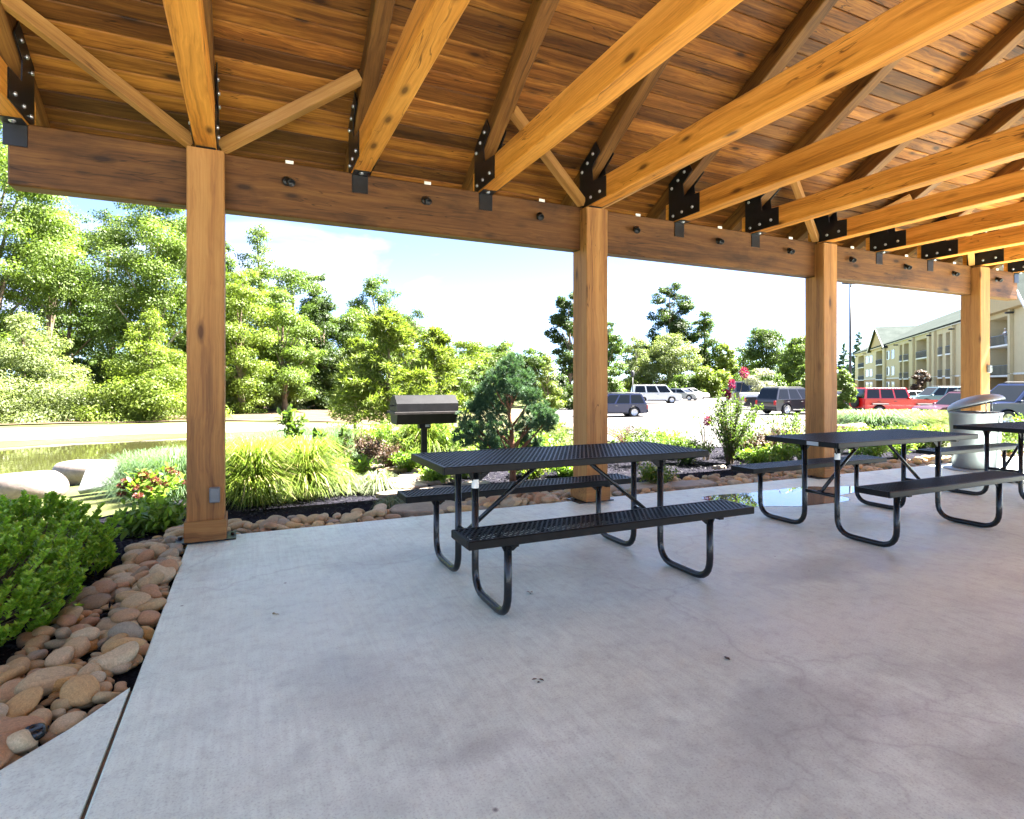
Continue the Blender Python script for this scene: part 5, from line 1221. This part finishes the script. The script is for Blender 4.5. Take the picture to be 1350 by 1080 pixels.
    for s_ in (-1, 1):
        for w_i in range(nwin):
            f0, f1 = w_i / nwin + .02, (w_i + 1) / nwin - .02
            zl, zh = belt + .05, top - .07; pts_ = []
            for (f_, zz) in ((f0, zl), (f1, zl), (f1, zh), (f0, zh)):
                hgt = (zz - belt) / (top - belt); xa = lerp(g0, g1, hgt) + .07; xb = lerp(g3_, g2, hgt) - .07
                p_ = cab(lerp(xa, xb, f_), zz, s_); pts_.append((p_[0], p_[1] + s_ * .006, p_[2]))
            wb_ = MB(); wb_.quad(pts_[::-1] if s_ > 0 else pts_); wb_.build('window', MAT['carglass'], t)
    for (xa, xb, sg, nm) in ((g3_, g2, 1, 'windshield'), (g0, g1, -1, 'rear_window')):
        zl, zh = belt + .05, top - .06; pts_ = []
        for (s_, zz) in ((-1, zl), (1, zl), (1, zh), (-1, zh)):
            h_ = (zz - belt) / (top - belt); p_ = cab(lerp(xa, xb, h_), zz, s_); pts_.append((p_[0] + sg * .008, p_[1] * .92, p_[2]))
        wb_ = MB(); wb_.quad(pts_ if sg > 0 else pts_[::-1]); wb_.build(nm, MAT['carglass'], t)
    for cx in (fx, rx):
        for s_ in (-1, 1):
            M = Matrix.Translation((cx, s_ * (hw - .12), wr)) @ Matrix.Rotation(-s_ * math.pi / 2, 4, 'X')
            wh = MB(); wh.lathe([(wr * .62, -.10), (wr * .96, -.11), (wr, -.08), (wr, .08), (wr * .96, .11), (wr * .64, .115)], 22, M); wo_ = wh.build('wheel', MAT['tyre'], t)
            rm = MB(); rm.lathe([(0, .08), (wr * .16, .085), (wr * .5, .06), (wr * .62, .11), (wr * .66, .112)], 20, M)
            for q in range(5):
                a = q * 1.2566; 
                rm.beam(M @ Vector((.05 * math.cos(a), .05 * math.sin(a), .088)), M @ Vector((wr * .6 * math.cos(a), wr * .6 * math.sin(a), .10)), .045, .02)
            rm.build('rim', MAT['rim'], wo_)
    for s_ in (-1, 1):
        b = MB(); b.box((hl - .06, s_ * (hw - .24), hood - .22), (.10, .30, .15), ch=.03); b.build('headlight', MAT['headlamp'], t)
        b = MB(); b.box((-hl + .04, s_ * (hw - .12), belt - .22), (.09, .18, .30), ch=.02); b.build('tail_light', MAT['tail'], t)
        b = MB(); b.box((g3_ - .15, s_ * (hw + .06), belt + .05), (.12, .16, .12), ch=.03); b.build('mirror', pm, t)
        for q in (.2, .55) if kind != 'pickup' else (.55,):
            b = MB(); b.box((g0 + (g3_ - g0) * q + .3, s_ * (hw + .012), belt - .14), (.16, .03, .03), ch=.008); b.build('door_handle', MAT['trim'], t)
    b = MB(); b.box((hl - .02, 0, sill + .14), (.16, W_ - .08, .20), ch=.04); b.build('front_bumper', MAT['trim'] if lower or kind == 'jeep' else pm, t)
    b = MB(); b.box((-hl + .02, 0, sill + .14), (.16, W_ - .08, .20), ch=.04); b.build('rear_bumper', MAT['trim'] if lower or kind == 'jeep' else pm, t)
    b = MB(); b.box((hl - .015, 0, hood - .22), (.06, W_ * .45, .16), ch=.02); b.build('grille', MAT['trim'], t)
    b = MB()
    for s_ in (-1, 1): b.box((0, s_ * (hw - .015), sill + .02), (wb * 1.25, .05, .09), ch=.01)
    b.build('sill_trim', MAT['trim'], t)
    b = MB(); b.box((0, 0, sill + .03), (Ln - .5, W_ - .4, .16), ch=.02); b.build('underbody', MAT['trim'], t)
    if kind in ('suv', 'van'):
        for s_ in (-1, 1):
            b = MB(); b.tube([(g1 + .1, s_ * (tw - .10), top + .03), (g1 + .18, s_ * (tw - .10), top + .08), (g2 - .25, s_ * (tw - .10), top + .08), (g2 - .12, s_ * (tw - .10), top + .03)], .018, 6); b.build('roof_rail', MAT['trim'], t)
    if kind == 'jeep':
        b = MB(); b.lathe([(0, -.1), (.36, -.1), (.38, 0), (.36, .1), (0, .1)], 20, Matrix.Translation((-hl - .1, 0, .95)) @ Matrix.Rotation(math.pi / 2, 4, 'Y')); b.build('spare_wheel', MAT['tyre'], t)
        for s_ in (-1, 1):
            for cx in (fx, rx):
                b = MB(); b.box((cx, s_ * (hw + .05), wr * 2 + .10), (1.0, .18, .06), ch=.02); b.build('fender_flare', MAT['trim'], t)
    if kind == 'pickup':
        b = MB(); b.box((-hl + Ln * .17, 0, belt + .14), (Ln * .33, W_ - .12, .40), ch=.06); b.build('bed_cap', paint('white_cap', (.72, .72, .70)) if lower == 'cap' else pm, t)
    return t
LFT, RGT = math.pi, 0
vehicle('parked_suv', 'dark navy station wagon whose rear shows just right of the second post', 'car', 806, 41, LFT + .10, (.006, .010, .045), 'suv', 4.8, 1.85, 1.66, lower=1)
vehicle('parked_van', 'white van facing right behind the navy wagon', 'van', 864, 62, RGT - .06, (.74, .74, .72), 'van', 5.2, 1.95, 1.95)
vehicle('parked_car', 'silver sedan right of the white van', 'car', 899, 72, RGT - .75, (.38, .39, .40), 'sedan', 4.6, 1.8, 1.45, metal=.5)
vehicle('parked_car', 'white sedan farther down the row beyond the silver sedan', 'car', 911, 80, RGT - .8, (.7, .7, .7), 'sedan', 4.6, 1.8, 1.45)
vehicle('parked_car', 'grey car at the far end of the row near the twigs', 'car', 923, 88, RGT - .8, (.25, .26, .28), 'suv', 4.6, 1.8, 1.6)
vehicle('parked_pickup', 'black pickup with a pale bed cap behind the flowering shrub', 'pickup', 1024, 46, RGT - .12, (.015, .015, .018), 'pickup', 5.4, 1.95, 1.80, lower='cap')
vehicle('parked_suv', 'black suv nearest of the dark vehicles, left of the third post', 'car', 1044, 39.5, RGT + .35, (.018, .018, .022), 'suv', 4.7, 1.88, 1.80, lower=1)
vehicle('parked_van', 'long dark van standing farthest back behind the pickup', 'van', 1000, 56, RGT, (.03, .03, .035), 'van', 5.6, 2.0, 2.25)
vehicle('parked_jeep', 'bright red boxy off-road car with dark flared fenders', 'car', 1177, 37, RGT - .05, (.62, .008, .006), 'jeep', 4.6, 1.85, 1.84)
vehicle('parked_car', 'white sedan partly hidden behind the red car', 'car', 1203, 54, RGT + .2, (.7, .7, .7), 'sedan', 4.5, 1.8, 1.45)
vehicle('parked_suv', 'grey-green suv seen beyond the bonnet of the red car', 'car', 1236, 51, LFT - .1, (.10, .16, .17), 'suv', 4.8, 1.9, 1.8, metal=.3)
vehicle('parked_car', 'maroon crossover with a pale reflecting bonnet behind the trash can', 'car', 1276, 29, LFT + .05, (.10, .03, .045), 'suv', 4.6, 1.85, 1.62, metal=.3, lower=1)
vehicle('parked_suv', 'dark blue suv at the right edge behind the last post', 'car', 1349, 24.5, LFT, (.004, .014, .07), 'suv', 4.9, 1.95, 1.84, metal=.2)
vehicle('parked_car', 'dark sedan half seen between the third post and the red car', 'car', 1128, 47, RGT, (.04, .04, .05), 'sedan', 4.6, 1.8, 1.45)

# ------------------------------------------------------------ hotel along the right
MAT['cream'] = plain('cream_siding', (.50, .42, .25), .8, 0, .05, 1.5); MAT['ochre'] = plain('ochre_stucco', (.40, .26, .11), .85, 0, .06, 2)
MAT['yellow'] = plain('yellow_siding', (.43, .32, .16), .8, 0, .05, 1.5); MAT['wtrim'] = plain('white_trim', (.66, .66, .62), .6); MAT['rail'] = plain('blue_grey_rail', (.03, .055, .075), .5)
MAT['hroof'] = ground_mat('green_grey_shingle', [(.3, (.042, .050, .046)), (.7, (.060, .070, .065))], .6, .4, .9, 12)
MAT['hroof'].node_tree.nodes['Principled BSDF'].inputs['Specular IOR Level'].default_value = 0
MAT['recess'] = plain('shaded_recess_wall', (.42, .38, .32), .85)
FP = Vector((96, 160)); FU = Vector((-.4, -.917)).normalized()
def FPT(s_, off=0): # along the front from its far end, off = behind the front
    xc = FP.x + FU.x * s_ + (-FU.y) * off; d = FP.y + FU.y * s_ + FU.x * off
    return W2(xc, d)
def SPX(px):   # front position seen on a bearing
    k = (px - 675) / F
    return (FP.x - k * FP.y) / (k * FU.y - FU.x)
o0 = Vector(FPT(0)); o1 = Vector(FPT(1)); ang = math.atan2((o1 - o0).y, (o1 - o0).x)
# local frame: +x runs along the front towards the camera, -y or +y faces out
GZ = -1.2
hb = empty('hotel', (o0.x, o0.y, GZ), ang, label='long cream and ochre three-storey hotel with green-grey roofs and balconies', cat='building')
bk = Vector(FPT(0, 1)) - o0; loc_b = Matrix.Rotation(-ang, 2) @ bk; BS = 1 if loc_b.y > 0 else -1   # +BS*y is into the building
def Bx(b, x0, x1, y0, y1, z0, z1, ch=.02, mi=0): return b.box(((x0 + x1) / 2, BS * (y0 + y1) / 2, (z0 + z1) / 2), (abs(x1 - x0), abs(y1 - y0), abs(z1 - z0)), ch=ch, mi=mi)
EV = 10.3; S_ = SPX; XE = S_(1352) + 14
FL = [0.2, 3.3, 6.6]
# body with recess gaps: wall segments between balcony bays
bays = [(1131.5, 1139), (1155, 1164), (1186, 1189.5), (1191.5, 1198), (1208, 1225), (1237, 1242.5), (1247, 1255.5), (1273, 1283), (1303, 1332)]
bays = [(S_(a), S_(c)) for a, c in bays]
xs = [0.0]; b_cream = MB(); b_och = MB()
segs = []; cur = 0.0
for a, c in bays: segs.append((cur, a)); cur = c
segs.append((cur, XE))
for a, c in segs:
    Bx(b_cream, a, c, 0, 6, 3.4, EV); Bx(b_och, a, c, .0, 6, -1.0, 3.4)
Bx(b_cream, 0, XE, 6, 17, 3.4, EV); Bx(b_och, 0, XE, 6, 17, -1, 3.4)
for a, c in bays: Bx(b_cream, a, c, 0, 6, EV - .7, EV)
b_cream.build('upper_wall', MAT['cream'], hb); b_och.build('ground_floor_wall', MAT['ochre'], hb)
b = MB(); Bx(b, -.4, XE, -.35, 17.3, EV, EV + .28); b.build('eave_trim', MAT['wtrim'], hb)
b = MB()
for a, c in segs: Bx(b, a + .02, c - .02, -.05, .02, 3.3, 3.5)
b.build('band_course', MAT['wtrim'], hb)
for a, c in bays:
    w_ = c - a
    bb = MB(); Bx(bb, a, c, 2.2, 2.35, -1, EV - .7); bb.build('recess_wall', MAT['yellow'], hb)
    for z in FL[1:]:
        bb = MB(); Bx(bb, a, c, -.12, 2.2, z - .22, z); sl_ = bb.build('balcony_floor', MAT['wtrim'], hb)
        bb = MB(); Bx(bb, a, c, -.10, -.04, z + 1.0, z + 1.07)
        k = max(4, int(w_ / .35))
        for q in range(k + 1): Bx(bb, a + w_ * q / k - .025, a + w_ * q / k + .025, -.09, -.05, z, z + 1.0, .004)
        bb.build('balcony_rail', MAT['rail'], hb)
    for z in FL:
        nwn = 2 if w_ > 6 else 1
        for q in range(nwn):
            x0 = a + w_ * (q + .18) / nwn; x1 = a + w_ * (q + .74) / nwn
            bb = MB(); Bx(bb, x0, x1, 2.12, 2.2, z + .1, z + 2.3, .01); dr = bb.build('balcony_door', MAT['glass'], hb)
            bb = MB(); Bx(bb, x0 - .1, x0, 2.08, 2.2, z + .1, z + 2.4, .01); Bx(bb, x1, x1 + .1, 2.08, 2.2, z + .1, z + 2.4, .01); Bx(bb, x0 - .1, x1 + .1, 2.08, 2.2, z + 2.3, z + 2.42, .01); bb.build('frame', MAT['wtrim'], dr)
wins = [1143.5, 1148.5, 1171, 1177.5]
for wx in wins:
    for z in FL:
        x0 = S_(wx - 1.8); x1 = S_(wx + 1.8)
        bb = MB(); Bx(bb, x0, x1, -.03, .05, z + .8, z + 2.4, .01); wn = bb.build('window', MAT['glass'], hb)
        bb = MB()
        for (q0, q1, r0, r1) in ((x0 - .15, x0, z + .65, z + 2.5), (x1, x1 + .15, z + .65, z + 2.5), (x0 - .15, x1 + .15, z + 2.4, z + 2.55), (x0 - .15, x1 + .15, z + .62, z + .8), ((x0 + x1) / 2 - .05, (x0 + x1) / 2 + .05, z + .8, z + 2.4)): Bx(bb, q0, q1, -.08, .0, r0, r1, .01)
        bb.build('frame', MAT['wtrim'], wn)
# roofs
def roofpoly(name, pts, mat=None, th=.25):
    b = MB(); n_ = len(pts); P_ = [Vector((q[0], BS * q[1], q[2])) for q in pts]
    nn = (P_[1] - P_[0]).cross(P_[2] - P_[0]).normalized(); nn = nn if nn.z > 0 else -nn
    if abs(nn.z) < .05: nn = Vector((0, -BS, 0))
    Q_ = [q - nn * th for q in P_]
    b.add([tuple(q) for q in P_ + Q_], [list(range(n_)), list(range(n_, 2 * n_))[::-1]] + [[i, n_ + i, n_ + (i + 1) % n_, (i + 1) % n_] for i in range(n_)])
    return b.build(name, mat or MAT['hroof'], hb)
RZ = EV + 5.2
roofpoly('roof', [(-.5, -.5, EV + .3), (XE, -.5, EV + .3), (XE, 8.3, RZ), (7.5, 8.3, RZ)])
roofpoly('roof', [(XE, 17.4, EV + .3), (-.5, 17.4, EV + .3), (7.5, 8.32, RZ), (XE, 8.32, RZ)])
roofpoly('roof', [(-.5, 17.4, EV + .3), (-.5, -.5, EV + .3), (7.45, 8.3, RZ)])
# cross gables
def gable(pa, pb, rise, proj, col='yellow'):
    a, c = S_(pa), S_(pb); m_ = (a + c) / 2
    b = MB(); b.add([(a, -BS * proj, EV - .2), (c, -BS * proj, EV - .2), (m_, -BS * proj, EV + rise), (a, BS * .1, EV - .2), (c, BS * .1, EV - .2), (m_, BS * 9, EV + rise)], [[0, 1, 2], [0, 3, 4, 1], [0, 2, 5, 3], [1, 4, 5, 2]])
    b.build('gable_wall', MAT[col], hb)
    o_ = .5
    for (e, sg) in ((a, -1), (c, 1)):
        roofpoly('roof', [(e + sg * o_, -proj - .5, EV - .2 - o_ * rise / ((c - a) / 2)), (m_, -proj - .5, EV + rise + .12), (m_, 9, EV + rise + .12), (e + sg * o_, 9, EV - .2)], th=.2)
    b = MB()
    for (e, sg) in ((a, -1), (c, 1)): b.beam((e + sg * o_, -BS * (proj + .52), EV - .35 - o_ * rise / ((c - a) / 2)), (m_, -BS * (proj + .52), EV + rise - .05), .08, .3)
    b.build('barge_board', MAT['wtrim'], hb)
gable(1148.5, 1170, 4.6, .3); gable(1300, 1372, 6.5, .8)
# corner buttress strips
for px_ in (1167, 1204.5, 1226.5, 1233, 1258, 1270, 1335):
    a = S_(px_ - 1.5); c = S_(px_ + 1.5); b = MB(); Bx(b, a, c, -.35, .0, -1, 3.4); Bx(b, a, c, -.34, 0, 3.45, EV - .1); b.build('corner_pier', [MAT['cream']], hb)
for px_ in (1130, 1142, 1167, 1184, 1204.5, 1229, 1259, 1337):   # downlights under the eave
    a = S_(px_); b = MB(); Bx(b, a - .18, a + .18, -.75, -.05, EV - .65, EV - .45, .05); b.build('wall_light', MAT['trim'], hb)
b = MB(); cx_ = S_(1256)
for q, h_ in ((0, 1.2), (1.0, .8), (1.8, 1.4)): b.lathe([(.0, h_), (.22, h_), (.22, 0)], 10, Matrix.Translation((cx_ + q, BS * 8.3, RZ - .1)))
b.build('roof_vent', MAT['galv'], hb)
# person on the balcony rail
def person():
    xL = S_(1321.5); zf = 6.6; yy = .35
    loc = hb.matrix_world if False else None
    t = link('person', mesh_np('person', *person_body(), True, [plain('skin_tone', (.42, .26, .18), .6)]), loc=tuple(Vector((o0.x, o0.y, GZ)) + Matrix.Rotation(ang, 3, 'Z') @ Vector((xL, BS * yy, zf))), rot=(0, 0, ang + (math.pi if BS < 0 else 0)),
             label='person in a white shirt leaning with spread arms on the upper balcony rail', cat='person')
    return t
def skin_mesh(joints, edges, radii, lv=2):
    me = D.meshes.new('skel'); me.from_pydata(joints, edges, []); o = D.objects.new('skel', me); COL.objects.link(o)
    sm = o.modifiers.new('s', 'SKIN'); su = o.modifiers.new('u', 'SUBSURF'); su.levels = lv; su.render_levels = lv
    sk = me.skin_vertices[0].data
    for i, r in enumerate(radii): sk[i].radius = (r, r)
    sk[0].use_root = True
    dg = bpy.context.evaluated_depsgraph_get(); ev = o.evaluated_get(dg); m2 = bpy.data.meshes.new_from_object(ev)
    D.objects.remove(o); return m2
def build_person():
    # facing -y (outwards), hands on the rail at 1.05 m
    J = [(0, .05, .95), (0, .04, 1.15), (0, 0, 1.38), (0, -.02, 1.50), (0, -.05, 1.60), (0, -.06, 1.70),
         (-.19, -.0, 1.42), (-.38, -.12, 1.22), (-.56, -.33, 1.10), (.19, -.0, 1.42), (.38, -.12, 1.22), (.56, -.33, 1.10),
         (-.10, .06, .86), (-.11, .02, .48), (-.11, .06, .08), (-.11, -.10, .04), (.10, .06, .86), (.11, .02, .48), (.11, .06, .08), (.11, -.10, .04)]
    E_ = [(0, 1), (1, 2), (2, 3), (3, 4), (4, 5), (2, 6), (6, 7), (7, 8), (2, 9), (9, 10), (10, 11), (0, 12), (12, 13), (13, 14), (14, 15), (0, 16), (16, 17), (17, 18), (18, 19)]
    Rr = [.15, .14, .15, .06, .09, .08, .07, .045, .035, .07, .045, .035, .09, .06, .045, .04, .09, .06, .045, .04]
    body = skin_mesh(J, E_, Rr); body.name = 'person'; body.materials.append(plain('skin_tone', (.45, .28, .2), .6))
    xL = S_(1321.5); pos = Vector((o0.x, o0.y, GZ)) + Matrix.Rotation(ang, 3, 'Z') @ Vector((xL, BS * .28, 6.6)); rz = ang if BS > 0 else ang + math.pi
    t = link('person', body, loc=tuple(pos), rot=(0, 0, rz), label='person in a white shirt leaning with spread arms on the upper balcony rail', cat='person')
    sh = skin_mesh([J[0], J[1], J[2], J[6], J[7], J[9], J[10]], [(0, 1), (1, 2), (2, 3), (3, 4), (2, 5), (5, 6)], [.17, .155, .165, .085, .065, .085, .065]); sh.materials.append(plain('white_cloth', (.75, .76, .8), .9)); link('shirt', sh, parent=t)
    tr_ = skin_mesh([J[0], J[12], J[13], J[14], J[16], J[17], J[18]], [(0, 1), (1, 2), (2, 3), (0, 4), (4, 5), (5, 6)], [.165, .105, .075, .06, .105, .075, .06]); tr_.materials.append(plain('light_trousers', (.55, .55, .56), .9)); link('trousers', tr_, parent=t)
    b = MB(); b.lathe([(0, .11), (.06, .10), (.10, .05), (.105, 0), (.09, -.03)], 14, Matrix.Translation((0, -.045, 1.70))); b.build('hair', MAT['white'], t)
build_person()

# ------------------------------------------------------------ lamps and poles
x, y = wpx(1121, 52); z0 = float(zg(x, y)); H = ZY(372, 52) - z0
t = empty('light_pole', (x, y, z0), -TH, label='tall dark parking lot light pole right of the third post', cat='light pole')
b = MB(); b.lathe([(.3, 0), (.3, .7), (0, .72)], 14); b.build('concrete_base', MAT['concrete'], t)
b = MB(); b.tube([(0, 0, .6), (0, 0, H - .2)], [.13, .085], 10); b.build('pole', MAT['trim'], t)
for q in (-1, 1):
    b = MB(); b.box((q * .38, 0, H - .10), (.62, .36, .16), Matrix.Rotation(q * R(-4), 4, 'Y'), ch=.03); b.box((q * .10, 0, H - .14), (.2, .08, .08)); b.build('lamp_head', MAT['trim'], t)
x, y = wpx(574, 24); z0 = float(zg(x, y)); H = ZY(461, 24) - z0
t = empty('park_lantern', (x, y, z0), label='black post lantern among the trees above the grill', cat='lamp post')
b = MB(); b.lathe([(.16, 0), (.16, .06), (.10, .12), (.09, .5), (.06, .56), (.05, H - .62), (.08, H - .58), (.05, H - .54), (.09, H - .50)], 14); b.build('post', MAT['trim'], t)
b = MB(); b.lathe([(.11, H - .5), (.16, H - .46), (.16, H - .44)], 12); b.lathe([(.30, H - .13), (.26, H - .09), (.12, H - .02), (.05, H), (.03, H + .05), (0, H + .06)], 16); b.lathe([(.29, H - .135), (0, H - .12)], 16)
for q in range(4):
    a = q * math.pi / 2 + .4; b.tube([(.15 * math.cos(a), .15 * math.sin(a), H - .45), (.2 * math.cos(a), .2 * math.sin(a), H - .12)], .012, 6)
b.build('lantern_frame', MAT['trim'], t)
b = MB(); b.lathe([(.13, H - .44), (.175, H - .13)], 14); b.build('lantern_glass', MAT['white'], t)
x, y = wpx(834, 50); z0 = float(zg(x, y)); t = empty('thin_post', (x, y, z0), label='thin dark lamp post between the trees behind the cars', cat='lamp post')
b = MB(); b.tube([(0, 0, 0), (0, 0, 3.0)], .05, 8); b.lathe([(.12, 2.95), (.18, 3.3), (.1, 3.42), (0, 3.46)], 12); b.build('post', MAT['trim'], t)
# kerb and island by the parking lot
b = MB()
kp = [W2(*q) for q in ((9.6, 15.2), (12.4, 23.6), (14.5, 25.2), (33, 25.4))]
for q in range(len(kp) - 1):
    a, c = kp[q], kp[q + 1]; k = 8
    for i in range(k):
        p0 = (a[0] + (c[0] - a[0]) * i / k, a[1] + (c[1] - a[1]) * i / k); p1 = (a[0] + (c[0] - a[0]) * (i + 1) / k, a[1] + (c[1] - a[1]) * (i + 1) / k)
        b.beam((*p0, float(zg(*p0)) + .05), (*p1, float(zg(*p1)) + .05), .16, .2, ch=.02)
b.build('kerb', MAT['concrete'], kind='structure', label='concrete kerb along the parking lot')
MAT['line'] = plain('road_paint', (.30, .30, .29), .8)
b = MB()
for (pa, da, pb, db) in [(905 + k * 9, 46 + k * 6, 925 + k * 8, 49 + k * 6.5) for k in range(5)] + [(985 + k * 22, 37.0 + k * .8, 990 + k * 20, 43 + k * .8) for k in range(5)] + [(1130 + k * 40, 34.5, 1122 + k * 38, 40.5) for k in range(5)]:
    A = W2(PX(pa, da), da); B = W2(PX(pb, db), db); dx, dy = B[0] - A[0], B[1] - A[1]; ln = math.hypot(dx, dy); nx_, ny_ = -dy / ln * .06, dx / ln * .06
    b.quad([(A[0] + nx_, A[1] + ny_, float(zg(*A)) + .042), (A[0] - nx_, A[1] - ny_, float(zg(*A)) + .042), (B[0] - nx_, B[1] - ny_, float(zg(*B)) + .042), (B[0] + nx_, B[1] + ny_, float(zg(*B)) + .042)])
b.build('markings', MAT['line'], kind='structure', label='painted bay lines on the parking lot')
